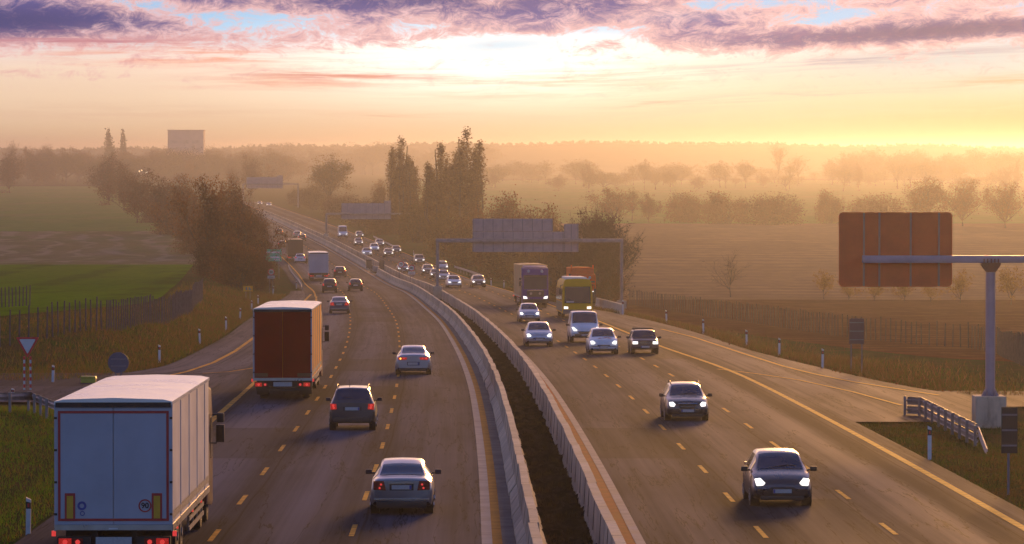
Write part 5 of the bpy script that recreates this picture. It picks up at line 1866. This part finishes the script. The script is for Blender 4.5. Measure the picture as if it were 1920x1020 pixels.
M_FPOST = mat('fence_wood', (0.062, 0.055, 0.068), .85, 0, .25, 4)
M_FPOSTR = mat('fence_wood_right', (0.085, 0.058, 0.045), .85, 0, .25, 4)
fence('long dark picket post fence between the green field and the grass bank', [at(-20, 660), at(0, 652), at(88, 634), at(200, 621), at(323, 604), at(360, 585), at(380, 562)], 1.42, 1.95, M_FPOST)
fence('short dark picket fence in the green field at the picture edge', [at(-30, 580), at(62, 574)], .85, 1.55, M_FPOST)
fence('long brown post fence along the ploughed field on the right', [at(1180, 572), at(1260, 585), at(1400, 605), at(1571, 632), at(1728, 648), at(1816, 654), at(1870, 664), at(1925, 690)], 1.33, 1.75, M_FPOSTR)

# far building and light cluster
pb = depth(348, 245, 2560)
root = empty('concrete_tower', (pb.x, 2560, roadz(2560)))
hb = pb.z - roadz(2560)
w = (382 - 315) / 2 * 2560 / 7340
M_FARW = mat('far_facade', (0.62, 0.46, 0.38), .7, 0, .08, .2)  # haze tone is put into the wall colour
MB().box(-w, w, 0, 14, 0, hb).build('wall', M_FARW, root)
MB().box(-w - .3, w + .3, -.3, 14.3, hb, hb + .6).build('roof', M_FARW, root)
for k in range(5):
    for j in range(3):
        MB().box(-w + 1.5 + j * 7.2, -w + 6.5 + j * 7.2, -.12, 0, 6 + k * 4.6, 8 + k * 4.6).build('window', mat('far_window', (0.55, 0.41, 0.34), .3, 0, .1, .3), root)
tag(root, 'pale slab building standing alone in the far haze', 'building')
root = empty('sign_cluster', at(265, 352))
pz = depth(265, 322, root.location.y) - root.location
MB().tube([(0, 0, 0), (0, 0, pz.z)], .12, 8).build('post', M_STEEL, root)
for (dx, dz, s, m) in ((-4, 1, .35, mat('lit_window', (.4, .4, .35), .4, 0, 0, emit=(1, .8, .5), es=1.2)), (1, 3, .35, mat('lit_window', (0, 0, 0))), (11, -2, .45, mat('lit_white', (.4, .4, .4), .4, 0, 0, emit=(.95, 1, .9), es=2.0))):
    MB().box(dx * .25 - s, dx * .25 + s, -.3, -.1, pz.z + dz * .25 - s, pz.z + dz * .25 + s).build('lamp', m, root, bevel=.1)
MB().box(-2, 3.5, -.1, .1, pz.z - .25, pz.z - .1).build('arm', M_STEEL, root)
tag(root, 'cluster of small lit lamps above the left hedge trees', 'lamps')


# ------------------------------------------------------------------ trees
def leaf_mat(name, c1, c2, c3):
    m = bpy.data.materials.new(name)
    m.use_nodes = True
    t = m.node_tree
    N = NT(t)
    b = t.nodes['Principled BSDF']
    g = t.nodes.new('ShaderNodeNewGeometry')
    n = N.noise(g.outputs['Position'], 0.35, 3.0, 0.6)
    c = N.mix(N.smooth(n, .4, .6), c1, c2)
    c = N.mix(N.smooth(g.outputs['Random Per Island'], .55, .95), c, c3)
    N.put(b.inputs['Base Color'], c)
    b.inputs['Roughness'].default_value = .75
    b.inputs['Specular IOR Level'].default_value = 0.04
    tr = t.nodes.new('ShaderNodeBsdfTranslucent')
    N.put(tr.inputs[0], N.mix(1.0, c, (1.7, 1.5, 1.0), 'MULTIPLY'))
    ms = t.nodes.new('ShaderNodeMixShader')
    ms.inputs[0].default_value = 0.42
    t.links.new(b.outputs[0], ms.inputs[1])
    t.links.new(tr.outputs[0], ms.inputs[2])
    t.links.new(ms.outputs[0], [q for q in t.nodes if q.type == 'OUTPUT_MATERIAL'][0].inputs[0])
    return m


M_BARK = mat('bark', (0.050, 0.036, 0.028), .9, 0, .25, 1.5)
M_TWIG = mat('twigs', (0.060, 0.038, 0.028), .9, 0, .25, .8)
LF_RUST = leaf_mat('rust_leaves', (0.092, 0.046, 0.020), (0.066, 0.042, 0.020), (0.12, 0.062, 0.024))
LF_DARK = leaf_mat('dark_leaves', (0.060, 0.034, 0.022), (0.042, 0.030, 0.018), (0.085, 0.044, 0.022))
LF_OLIVE = leaf_mat('olive_leaves', (0.080, 0.060, 0.020), (0.055, 0.046, 0.020), (0.10, 0.072, 0.022))
LF_POP = leaf_mat('poplar_leaves', (0.085, 0.056, 0.026), (0.060, 0.042, 0.024), (0.11, 0.07, 0.024))
LF_YEL = leaf_mat('yellow_leaves', (0.22, 0.125, 0.016), (0.16, 0.09, 0.014), (0.28, 0.17, 0.02))
LF_GREEN = leaf_mat('green_leaves', (0.035, 0.045, 0.018), (0.028, 0.036, 0.018), (0.05, 0.055, 0.02))


class Tree:
    """tubes for trunk, limbs and twigs plus leaf-sized quads, collected as numpy arrays"""
    def __init__(s, seed):
        s.r = np.random.default_rng(seed)
        s.trunk, s.twig = MB(), []
        s.leaf_c, s.leaf_s = [], []

    def limb(s, p, d, L, r, segs=4, up=.15, wob=.16, n=5, thin=False):
        pts, rad = [p.copy()], [r]
        for i in range(segs):
            d = d + s.r.normal(0, wob, 3) + np.array([0, 0, up])
            d = d / np.linalg.norm(d)
            p = p + d * L / segs
            pts.append(p.copy())
            rad.append(r * (1 - .82 * (i + 1) / segs))
        if thin:
            for a, b, ra in zip(pts[:-1], pts[1:], rad[:-1]):
                s.twig.append((a, b, ra))
        else:
            s.trunk.tube(pts, rad, n, cap=False)
        return pts, d

    def leaves(s, p, n, spread, size):
        q = p + s.r.normal(0, 1, (n, 3)) * np.array(spread)
        s.leaf_c.append(q)
        s.leaf_s.append(size * s.r.uniform(.5, 1.3, n))

    def meshes(s, name, leafm):
        tr = s.trunk.mesh(name + '_trunk', M_BARK, smooth=True) if s.trunk.v else None
        V, Fq = [], []
        o = 0
        if s.leaf_c:
            c = np.concatenate(s.leaf_c)
            sz = np.concatenate(s.leaf_s)[:, None]
            n = len(c)
            a = s.r.normal(0, 1, (n, 3))
            a /= np.linalg.norm(a, axis=1)[:, None]
            b = np.cross(a, s.r.normal(0, 1, (n, 3)))
            b /= np.linalg.norm(b, axis=1)[:, None]
            k = s.r.uniform(.45, .8, (n, 1))
            q = np.stack([c - a * sz, c + b * sz * k, c + a * sz, c - b * sz * k], 1).reshape(-1, 3)
            V.append(q)
            Fq.append(np.arange(4 * n).reshape(n, 4))
            o = 4 * n
        if s.twig:
            A = np.array([t[0] for t in s.twig])
            B = np.array([t[1] for t in s.twig])
            R = np.array([t[2] for t in s.twig])[:, None]
            d = B - A
            w = np.cross(d, s.r.normal(0, 1, d.shape))
            w /= np.linalg.norm(w, axis=1)[:, None] + 1e-9
            q = np.stack([A - w * R, A + w * R, B + w * R * .6, B - w * R * .6], 1).reshape(-1, 3)
            V.append(q)
            Fq.append(np.arange(4 * len(A)).reshape(-1, 4) + o)
            w2 = np.cross(d, w)
            w2 /= np.linalg.norm(w2, axis=1)[:, None] + 1e-9
            q = np.stack([A - w2 * R, A + w2 * R, B + w2 * R * .6, B - w2 * R * .6], 1).reshape(-1, 3)
            V.append(q)
            Fq.append(np.arange(4 * len(A)).reshape(-1, 4) + o + 4 * len(A))
        cm = np_mesh(name + '_crown', np.concatenate(V), np.concatenate(Fq), leafm)
        return tr, cm


def unit(az, el):
    return np.array([math.cos(az) * math.cos(el), math.sin(az) * math.cos(el), math.sin(el)])


def t_broad(seed, H=13.0, spread=.5, leaf=26, size=.155, trunk=.22, leafm=LF_OLIVE, fill=1.0):
    """open crowned tree: limbs rise from a short trunk and fork three times"""
    T = Tree(seed)
    r = T.r
    pts, d = T.limb(np.zeros(3), np.array([0, 0, 1.]), H * trunk, H * .022, 3, .1, .05)
    base = pts[-1]
    nl = 9
    for k in range(nl):
        az = 2 * math.pi * (k + r.uniform(-.3, .3)) / nl
        el = r.uniform(math.pi / 2 - spread * 1.7, math.pi / 2 - spread * .25)
        L1 = H * r.uniform(.36, .50)
        p1, d1 = T.limb(base, unit(az, el), L1, H * .010, 4, .10, .12)
        for j in range(6):
            q = p1[r.integers(1, 5)]
            d2 = d1 + r.normal(0, .55, 3)
            d2 /= np.linalg.norm(d2)
            p2, d2 = T.limb(q, d2, H * r.uniform(.16, .30), H * .005, 3, .12, .18, 4)
            for i in range(5):
                q2 = p2[r.integers(1, 4)]
                d3 = d2 + r.normal(0, .6, 3)
                d3 /= np.linalg.norm(d3)
                p3, _ = T.limb(q2, d3, H * r.uniform(.06, .13), H * .0022, 2, .1, .2, thin=True)
                if leaf and r.random() < .92:
                    T.leaves(p3[-1], int(leaf * fill), (H * .040, H * .040, H * .034), size)
    return T, leafm


def t_shrub(seed, H=9.0, W=9.0, n=11000, size=.15, leafm=LF_DARK, lumps=26, twigs=420):
    """dense hedgerow growth: overlapping leaf clumps, stems showing, ragged twigs on top"""
    T = Tree(seed)
    r = T.r
    cs = []
    for k in range(lumps):
        a = r.uniform(0, 2 * math.pi)
        rr = W * .5 * math.sqrt(r.random()) * .80
        top = H * (1 - .45 * (rr / (W * .5)) ** 2) * r.uniform(.62, .98)
        cs.append((rr * math.cos(a), rr * math.sin(a), top))
        T.limb(np.array([rr * .3 * math.cos(a), rr * .3 * math.sin(a), 0.]), np.array([math.cos(a) * .5 * rr / W * 2, math.sin(a) * .5 * rr / W * 2, 1.]), top * .85, .10, 4, .1, .1, 4)
    m = n // lumps
    for (x, y, top) in cs:
        for z in (.24, .48, .72, .92):
            T.leaves(np.array([x, y, top * z]), m // 4, (W * .085, W * .085, top * .11), size)
    for k in range(twigs):
        x, y, top = cs[r.integers(0, lumps)]
        p = np.array([x, y, top * r.uniform(.55, .95)]) + r.normal(0, .4, 3)
        T.limb(p, np.array([x / W * 1.2, y / W * 1.2, 1.]) + r.normal(0, .35, 3), H * r.uniform(.10, .22), .028, 3, .15, .12, thin=True)
    return T, leafm


def t_poplar(seed, H=21.0, W=6.4, leafm=LF_POP, stems=8, leaf=10, size=.16, low=.56):
    """Lombardy poplar: near upright stems, each a narrow plume of fine branches pressed to it"""
    T = Tree(seed)
    r = T.r
    T.limb(np.zeros(3), np.array([0, 0, 1.]), H * .95, .34, 8, .05, .03, 6)
    for k in range(stems):
        a = 2 * math.pi * k / max(1, stems - 1) + r.uniform(-.4, .4)
        hh = H * r.uniform(low, .95) if k else H
        off = W * .30 * r.uniform(.55, 1.15) if k else 0.2
        foot = np.array([0, 0, H * r.uniform(.03, .08)])
        mid = np.array([math.cos(a) * off * 1.25, math.sin(a) * off * 1.25, hh * .40])
        tip = np.array([math.cos(a) * off * .95, math.sin(a) * off * .95, hh])
        T.trunk.tube([foot, foot * .45 + mid * .55, mid, mid * .5 + tip * .5, tip], [.20, .16, .13, .08, .02], 5, cap=False)
        for j in range(95):
            t = r.uniform(.10, 1.0)
            q = foot * (1 - t) ** 2 + 2 * mid * t * (1 - t) * 1.02 + tip * t * t
            az = r.uniform(0, 2 * math.pi)
            env = math.sin(math.pi * min(1, t * .80 + .14)) ** .7
            L = H * (.03 + .125 * env) * (1 - .72 * t ** 3) * r.uniform(.6, 1.15)
            p3, d3 = T.limb(q, unit(az, 1.0), L, .03, 3, .32, .08, thin=True)
            for c in p3[1:]:
                T.leaves(c, leaf if r.random() < .9 else 2, (.26, .26, .45), size)
    return T, leafm


def t_bush(seed, H=9.0, W=8.5, leafm=M_TWIG):
    """leafless multi stemmed bush with a dense dome of twigs"""
    T = Tree(seed)
    r = T.r
    for k in range(58):
        az = r.uniform(0, 2 * math.pi)
        el = math.pi / 2 - abs(r.normal(0, .55))
        L = H * r.uniform(.62, .80)
        p1, d1 = T.limb(np.array([r.normal(0, .4), r.normal(0, .4), -.1]), unit(az, max(.28, el)), L, .075, 5, .05, .08, 4)
        for j in range(9):
            q = p1[r.integers(2, 6)]
            d2 = d1 + r.normal(0, .45, 3)
            p2, d2 = T.limb(q, d2 / np.linalg.norm(d2), H * r.uniform(.18, .34), .030, 3, .05, .14, thin=True)
            for i in range(8):
                q2 = p2[r.integers(1, 4)]
                d3 = d2 + r.normal(0, .5, 3)
                T.limb(q2, d3 / np.linalg.norm(d3), H * r.uniform(.07, .15), .032, 2, .08, .15, thin=True)
                T.leaves(q2, 5, (.30, .30, .30), .12)
    return T, leafm


def t_bare(seed, H=6.0, leafm=M_TWIG, leaves=0):
    T = Tree(seed)
    r = T.r
    p0, d = T.limb(np.zeros(3), np.array([r.normal(0, .05), 0, 1.]), H * .30, H * .014, 3, .1, .06)
    for k in range(9):
        az = 2 * math.pi * k / 9 + r.uniform(-.3, .3)
        p1, d1 = T.limb(p0[-1] if k < 6 else p0[-2], unit(az, r.uniform(.75, 1.35)), H * r.uniform(.35, .58), H * .007, 4, .05, .14, 4)
        for j in range(7):
            q = p1[r.integers(1, 5)]
            d2 = d1 + r.normal(0, .5, 3)
            p2, d2 = T.limb(q, d2 / np.linalg.norm(d2), H * r.uniform(.14, .28), H * .003, 3, .05, .16, thin=True)
            for i in range(5):
                d3 = d2 + r.normal(0, .6, 3)
                p3, _ = T.limb(p2[r.integers(1, 4)], d3 / np.linalg.norm(d3), H * r.uniform(.06, .13), H * .0018, 2, .05, .2, thin=True)
                if leaves:
                    T.leaves(p3[-1], leaves, (H * .02,) * 3, H * .022)
    return T, leafm


def t_conifer(seed, H=14.0, W=3.4, leafm=LF_GREEN):
    T = Tree(seed)
    r = T.r
    T.limb(np.zeros(3), np.array([0, 0, 1.]), H, .2, 5, .1, .02)
    for k in range(150):
        t = r.uniform(.06, 1)
        w = W * .5 * (1 - t) ** .6 * r.uniform(.5, 1.05)
        a = r.uniform(0, 2 * math.pi)
        T.leaves(np.array([w * math.cos(a), w * math.sin(a), H * t]), 9, (.22, .22, .4), .28)
    return T, leafm


TP = {}


def tree_type(key, fn, height, width, **k):
    T, lm = fn(**k)
    tr, cr = T.meshes(key, lm)
    n = len(cr.vertices)
    co = np.empty(n * 3, np.float32)
    cr.vertices.foreach_get('co', co)
    co = co.reshape(-1, 3)
    TP[key] = (tr, cr, float(np.percentile(co[:, 2], 99.6)), float(np.percentile(np.abs(co[:, 0]), 98.5)) * 2)


tree_type('broad', t_broad, 13, 9, seed=1)
tree_type('broad_rust', t_broad, 13, 9, seed=2, spread=.62, leaf=32, trunk=.12, leafm=LF_RUST)
tree_type('broad_dark', t_broad, 13, 9, seed=3, spread=.66, leaf=36, trunk=.10, leafm=LF_DARK)
tree_type('shrub', t_shrub, 9, 9, seed=4)
tree_type('shrub_rust', t_shrub, 9, 9, seed=5, leafm=LF_RUST, lumps=22)
tree_type('shrub_olive', t_shrub, 9, 9, seed=6, leafm=LF_OLIVE, lumps=24)
tree_type('poplar', t_poplar, 21, 7, seed=7)
tree_type('poplar_twin', t_poplar, 21, 7, seed=8, stems=9, leaf=9, low=.66)
tree_type('bush', t_bush, 9, 8.5, seed=9)
tree_type('bare', t_bare, 6, 5, seed=10)
tree_type('yellow', t_bare, 4, 3, seed=11, leafm=LF_YEL, leaves=5)
tree_type('tall_bare', t_broad, 15, 6, seed=12, spread=.30, leaf=7, trunk=.25, leafm=LF_OLIVE)
tree_type('conifer', t_conifer, 14, 3.4, seed=13)
KIND = {'bush': 'bush', 'shrub': 'shrub', 'shrub_rust': 'shrub', 'shrub_olive': 'shrub', 'poplar': 'poplar_tree', 'poplar_twin': 'poplar_tree', 'conifer': 'conifer_tree'}
TR = random.Random(3)


def tree(key, px, ytop, ybase, wpx, label, group=None, Y=None, rz=None):
    tr, cr, H, W = TP[key]
    if Y is None:
        p = at(px, ybase)
    else:
        X = depth(px, 0, Y).x
        p = Vector((X, Y, terrain(X, Y)))
    h = depth(px, ytop, p.y).z - p.z
    m = p.y / 7340
    o = empty(KIND.get(key, 'tree'), p - Vector((0, 0, .15)), TR.uniform(0, 6.28) if rz is None else rz)
    sx = wpx * m / W
    o.scale = (sx, sx, h / H)
    if tr:
        link_mesh('trunk', tr, o)
    link_mesh('crown', cr, o)
    tag(o, label, {'bush': 'bush', 'shrub': 'bush'}.get(KIND.get(key, 'tree'), 'tree'), group)
    return o


HL, HR, FL, FR = 'hedgerow trees along the left of the motorway', 'trees and shrubs along the right of the motorway', 'far trees behind the left fields', 'hedgerow trees across the right fields'
# left hedgerow, near to far
for a in [('shrub', 478, 462, 545, 72, 'low dark shrub nearest the orange diversion sign'), ('shrub_rust', 442, 440, 540, 90, 'rusty brown shrub at the near end of the left hedgerow'),
          ('broad_dark', 462, 388, 530, 105, 'dark bare looking tree nearest the motorway in the left hedgerow'), ('broad_rust', 400, 332, 520, 135, 'tallest rust brown tree of the left hedgerow'),
          ('shrub', 408, 440, 522, 90, 'dark shrub under the tallest rust brown hedgerow tree'), ('broad_dark', 448, 352, 505, 100, 'dark tree behind the tallest rust tree, near the road'),
          ('shrub', 488, 425, 512, 46, 'dark shrub overhanging the road left of the red car'), ('shrub_rust', 372, 400, 478, 90, 'brown shrub left of the tallest hedgerow tree'),
          ('broad_rust', 345, 330, 462, 110, 'rust coloured tree second along the left hedgerow'), ('broad_dark', 300, 326, 440, 105, 'dull brown tree third along the left hedgerow'),
          ('broad_dark', 470, 380, 470, 60, 'dark tree where the left hedge meets the road bend'), ('shrub', 340, 372, 440, 100, 'grey brown shrub mass under the second hedgerow tree'),
          ('broad_dark', 258, 320, 418, 100, 'hazy brown tree fourth along the left hedgerow'), ('shrub', 285, 392, 418, 36, 'small round bush standing out in the green meadow'),
          ('broad_dark', 205, 288, 385, 88, 'rounded hazy tree below the two slim conifers'), ('broad_dark', 232, 305, 395, 80, 'hazy tree right of the rounded hazy tree'),
          ('broad_dark', 18, 284, 362, 78, 'hazy round tree at the left picture edge'), ('broad_rust', 425, 330, 480, 85, 'rust tinted tree behind the tallest hedgerow tree')]:
    tree(*a, group=HL)
# right of the motorway, far to near
for a in [('broad', 615, 290, 398, 86, 'wide spreading olive tree left of the poplars'), ('shrub_olive', 588, 345, 394, 50, 'olive shrub under the wide spreading tree, left side'),
          ('shrub', 640, 362, 410, 70, 'dark shrub under the wide spreading tree, right side'), ('shrub_olive', 560, 352, 386, 42, 'hazy shrub next to the far gantry post'),
          ('broad_rust', 712, 338, 425, 50, 'reddish bare tree left of the left poplar'), ('shrub', 690, 372, 425, 80, 'dark shrub left of the poplars behind the middle gantry'),
          ('poplar_twin', 752, 264, 440, 60, 'left poplar with a split twin top'), ('poplar', 824, 274, 462, 54, 'shorter poplar leaning against the tallest one'),
          ('poplar_twin', 875, 249, 466, 70, 'tallest poplar right of the others'), ('shrub', 728, 388, 440, 80, 'dark brown shrub at the foot of the left poplar'),
          ('shrub_olive', 782, 378, 455, 80, 'olive shrub between the left poplar and the others'), ('shrub_rust', 800, 352, 452, 50, 'rust shrub between the poplars'),
          ('shrub_olive', 838, 395, 482, 90, 'olive brown shrub in front of the shorter poplar'), ('shrub_rust', 932, 366, 485, 110, 'large reddish shrub right of the tallest poplar'),
          ('shrub', 885, 410, 500, 100, 'dark shrub behind the near gantry, left part'), ('shrub_rust', 975, 392, 500, 100, 'reddish shrub behind the stepped gantry panel'),
          ('shrub', 945, 440, 525, 100, 'dark shrub behind the near gantry, above the lone dark car'), ('shrub_olive', 1000, 470, 540, 90, 'olive shrub behind the purple lorry'),
          ('shrub_rust', 1015, 388, 515, 80, 'reddish shrub left of the big leafless bush'), ('shrub', 1045, 450, 550, 80, 'dark shrub between purple lorry and the big bush'),
          ('bush', 1112, 396, 566, 165, 'big round leafless bush behind the right gantry post'), ('shrub', 1095, 470, 560, 100, 'dark undergrowth in the middle of the big leafless bush'),
          ('shrub', 1135, 500, 566, 70, 'dark undergrowth beside the right gantry post')]:
    tree(*a, group=HR)
# left distance
for a in [('conifer', 204, 242, 338, 25, 'left one of two slim dark conifers on the skyline'), ('conifer', 231, 242, 336, 17, 'right one of two slim dark conifers on the skyline'),
          ('broad_dark', 470, 291, 372, 62, 'hazy round tree above the farthest gantry'), ('broad_dark', 326, 281, 342, 80, 'faint round tree under the slab building'),
          ('broad', 22, 264, 330, 20, 'faint small tree at the left skyline')]:
    tree(*a, group=FL)
fr = random.Random(21)
for i, px in enumerate((292, 316, 336, 356, 378, 402)):
    tree(('broad_dark', 'broad', 'shrub', 'broad_dark', 'shrub', 'broad')[i], px, (284, 279, 281, 277, 280, 283)[i], 340, 46, 'hazy tree standing close in front of the slab building', 'trees in front of the slab building', Y=2380)
FLAB = 'faint hazy tree in the far belt behind the left meadow'
for i in range(44):
    px = 30 + i * 12.4 + fr.uniform(-8, 8)
    tree(fr.choice(['broad_dark', 'broad', 'shrub', 'broad_rust']), px, fr.uniform(274, 306) + (4 if px > 330 else 0), 343 + fr.uniform(-9, 6), fr.uniform(34, 84), FLAB, 'far tree belt behind the left meadow')
FL2 = 'very faint tree on the skyline behind the motorway bend'
for i in range(22):
    px = 395 + i * 24 + fr.uniform(-9, 9)
    tree(fr.choice(['broad', 'tall_bare', 'broad_dark']), px, fr.uniform(266, 290), 326 + fr.uniform(-4, 4), fr.uniform(30, 70), FL2, 'faint skyline trees behind the motorway bend')
# right distance: hedgerow across the field
for a in [('broad_rust', 1150, 352, 420, 100, 'brown hedgerow tree right above the leafless bush'), ('broad_dark', 1215, 362, 418, 54, 'small hedgerow tree, second from the leafless bush'),
          ('shrub_rust', 1285, 360, 418, 74, 'rounded hedgerow tree above the lone bare tree, left'), ('shrub_rust', 1358, 360, 420, 92, 'wide rounded tree above the lone bare tree'),
          ('shrub', 1446, 362, 422, 104, 'wide dome shaped hedgerow tree left of the big sign panel'), ('shrub_rust', 1556, 357, 420, 52, 'small hedgerow tree at the upper left of the big sign panel'),
          ('shrub_rust', 1640, 364, 425, 110, 'hedgerow tree behind the big sign panel, left part'), ('broad_rust', 1738, 334, 425, 130, 'tall orange lit tree behind the big sign panel'),
          ('broad_rust', 1805, 336, 425, 100, 'orange lit tree right of the big sign panel'), ('broad_rust', 1885, 342, 428, 95, 'orange lit tree at the right picture edge'),
          ('tall_bare', 1185, 350, 415, 40, 'thin bare tree between the hedgerow trees')]:
    tree(*a, group=FR)
FR2 = 'faint bare tree in the misty belt beyond the right hedgerow'
for i in range(66):
    px = 920 + i * 15.2 + fr.uniform(-9, 9)
    k = fr.choice(['tall_bare', 'tall_bare', 'broad', 'broad_dark'])
    t = fr.uniform(298, 334)
    tree(k, px, t, 352 + fr.uniform(-14, 8), fr.uniform(20, 62), FR2, 'misty tree belt beyond the right hedgerow')
for a in [('tall_bare', 1460, 266, 345, 36, 'tall faint tree rising above the misty belt'), ('tall_bare', 1498, 290, 345, 46, 'second tall faint tree right of the tallest in the mist'),
          ('broad', 1262, 304, 350, 70, 'broad faint tree in the misty belt, left of centre'), ('broad', 1095, 300, 350, 50, 'faint tree of the misty belt above the leafless bush')]:
    tree(*a, group='misty tree belt beyond the right hedgerow')
FR3 = 'orange lit woodland tree in the haze at the far right'
for i in range(24):
    px = 1560 + i * 16.5 + fr.uniform(-6, 6)
    tree(fr.choice(['broad', 'broad_dark', 'broad_rust']), px, 282 + fr.uniform(-3, 14) + 10 * (i < 2), 340 + fr.uniform(-5, 5), fr.uniform(46, 74), FR3, 'woodland in the haze at the far right')
# single trees by the ploughed field
tree('bare', 1370, 466, 558, 82, 'lone leafless tree on the edge of the ploughed field')
for a in [('yellow', 1545, 504, 562, 52, 'small yellow leaved tree left of the big sign panel'), ('yellow', 1592, 530, 563, 46, 'low yellow tree below the left half of the big sign panel'),
          ('yellow', 1640, 528, 565, 54, 'low yellow tree below the middle of the big sign panel'), ('yellow', 1695, 526, 566, 58, 'low orange tree below the right half of the big sign panel'),
          ('yellow', 1745, 530, 567, 50, 'low yellow tree below the right corner of the big sign panel'), ('yellow', 1800, 505, 570, 64, 'orange lit small tree between panel and mast'),
          ('yellow', 1895, 498, 572, 78, 'orange lit small tree right of the mast')]:
    tree(*a, group='small autumn trees behind the ploughed field')

# far woods on the ridge, one mass
T = Tree(77)
for i in range(520):
    px = fr.uniform(880, 1920) if i < 330 else fr.uniform(0, 900)
    Y = 4080
    X = (px - 960) * Y / 7340
    yr = 276 + 5 * math.sin(px * 0.004 + 1.0) - 6 * sst(900, 1350, px) + 6 * sst(1700, 2000, px) + 1.5 * math.sin(px * 0.021)
    zt = ZC + (285 - yr) / 7340 * 4100
    h = fr.uniform(1.0, 3.6)
    for z in (.15, .4, .65, .9):
        T.leaves(np.array([X, Y + fr.uniform(-25, 25), zt - .8 + h * z]), 8, (2.2 * (1.1 - z), 2, h * .12), 1.1)
_, cm = T.meshes('woods', LF_GREEN)
tag(link_mesh('distant_woods', cm), 'line of distant woods along the hazy ridge', 'woods', kind='stuff')


# ------------------------------------------------------------------ grass, weeds and fallen leaves
def grass_mat(name, a, b, c):
    return leaf_mat(name, a, b, c)


G1 = grass_mat('verge_grass', (0.060, 0.098, 0.012), (0.088, 0.070, 0.020), (0.13, 0.080, 0.030))
G2 = grass_mat('green_grass', (0.065, 0.155, 0.010), (0.085, 0.135, 0.016), (0.14, 0.095, 0.03))
G3 = grass_mat('dry_grass', (0.14, 0.085, 0.038), (0.105, 0.058, 0.026), (0.20, 0.13, 0.065))
G4 = grass_mat('fallen_leaves', (0.13, 0.062, 0.018), (0.10, 0.04, 0.016), (0.20, 0.12, 0.03))


def blades(name, label, n, pick, h, w, m, seed, flat=False):
    r = np.random.default_rng(seed)
    P = []
    while len(P) < n:
        q = pick(r)
        if q is not None:
            P.append(q)
    P = np.array(P)
    k = len(P)
    a = r.uniform(0, 2 * math.pi, k)
    if flat:
        s = r.uniform(.5, 1.3, k) * h
        d1 = np.stack([np.cos(a) * s, np.sin(a) * s, r.normal(0, .3, k) * s], 1)
        d2 = np.stack([-np.sin(a) * s * .6, np.cos(a) * s * .6, r.normal(0, .3, k) * s], 1)
        P[:, 2] += .02
        q = np.stack([P - d1, P + d2, P + d1, P - d2], 1).reshape(-1, 3)
        me = np_mesh(name, q, np.arange(4 * k).reshape(k, 4), m)
    else:
        hh = h * r.uniform(.45, 1.25, k)
        d = np.stack([np.cos(a), np.sin(a), np.zeros(k)], 1) * w * r.uniform(.6, 1.3, (k, 1))
        tip = P + np.stack([r.normal(0, .38, k) * hh, r.normal(0, .38, k) * hh, hh], 1)
        q = np.stack([P - d, P + d, tip], 1).reshape(-1, 3)
        me = np_mesh(name, q, np.arange(3 * k).reshape(k, 3), m)
    return tag(link_mesh(name, me), label, 'grass', kind='stuff')


def pick_left_near(r):
    Y = r.uniform(84, 168)
    X = r.uniform(-24, PX(Y) - 11.5)
    if abs(X) > Y * .14 + 1.5 or (Y > 163 and X > -25) or Y > 165:
        return None
    return (X, Y, terrain(X, Y) - .02)


def pick_left_bank(r):
    Y = r.uniform(188, 430)
    e = LX(Y)
    X = e - .25 - abs(r.normal(0, 1)) * (6.0 if Y < 300 else 4.5)
    if X < LF(Y) - .5 or X < -.135 * Y - 1:
        return None
    return (X, Y, terrain(X, Y) - .03)


def pick_right_near(r):
    Y = r.uniform(92, 151)
    X = r.uniform(PX(Y) + 14.7, 22)
    if X > Y * .138 + 1.5:
        return None
    return (X, Y, terrain(X, Y) - .02)


def pick_right_verge(r):
    Y = r.uniform(172, 470)
    e = RX(Y)
    X = e + .2 + abs(r.normal(0, 1)) * 3.5
    if X > RF(max(219, Y)) + 1.2 or X > .138 * Y + 1:
        return None
    return (X, Y, terrain(X, Y) - .03)


def pick_median(r):
    Y = 86 + 120 * r.random() ** 1.5
    o = r.uniform(1.5, 2.75)
    return (PX(Y) + o, Y, roadz(Y) + .02)


blades('grass', 'green and brown grass left of the white lorry', 36000, pick_left_near, .16, .012, G2, 1)
blades('grass', 'long dull grass on the bank between fence and slip road', 42000, pick_left_bank, .34, .022, G1, 2)
blades('dry_grass', 'pale dry grass stalks on the bank and along the fence', 4500, lambda r: (lambda q: q if q and r.random() < .8 else None)(pick_left_bank(r)), .38, .02, G3, 3)
blades('grass', 'short grass of the triangle below the mast', 30000, pick_right_near, .13, .011, G1, 4)
blades('grass', 'rough grass on the right verge up to the fence', 34000, pick_right_verge, .32, .02, G1, 5)
blades('dry_grass', 'dry rusty stalks on the right verge', 9000, pick_right_verge, .42, .02, G3, 6)
blades('weeds', 'dark weeds growing in the soil between the barriers', 9000, pick_median, .10, .010, leaf_mat('weed_dark', (.03, .024, .012), (.04, .028, .016), (.06, .045, .022)), 7)
blades('fallen_leaves', 'fallen brown leaves on the near left grass', 1500, pick_left_near, .055, 0, G4, 8, True)
blades('fallen_leaves', 'fallen yellow brown leaves on the near right grass', 1500, pick_right_near, .05, 0, G4, 9, True)
blades('fallen_leaves', 'fallen leaves along the edge of the right slip road', 500, lambda r: (lambda Y: (RX(Y) + r.normal(.25, .25), Y, roadz(Y) + .02))(r.uniform(175, 330)), .07, 0, G4, 10, True)
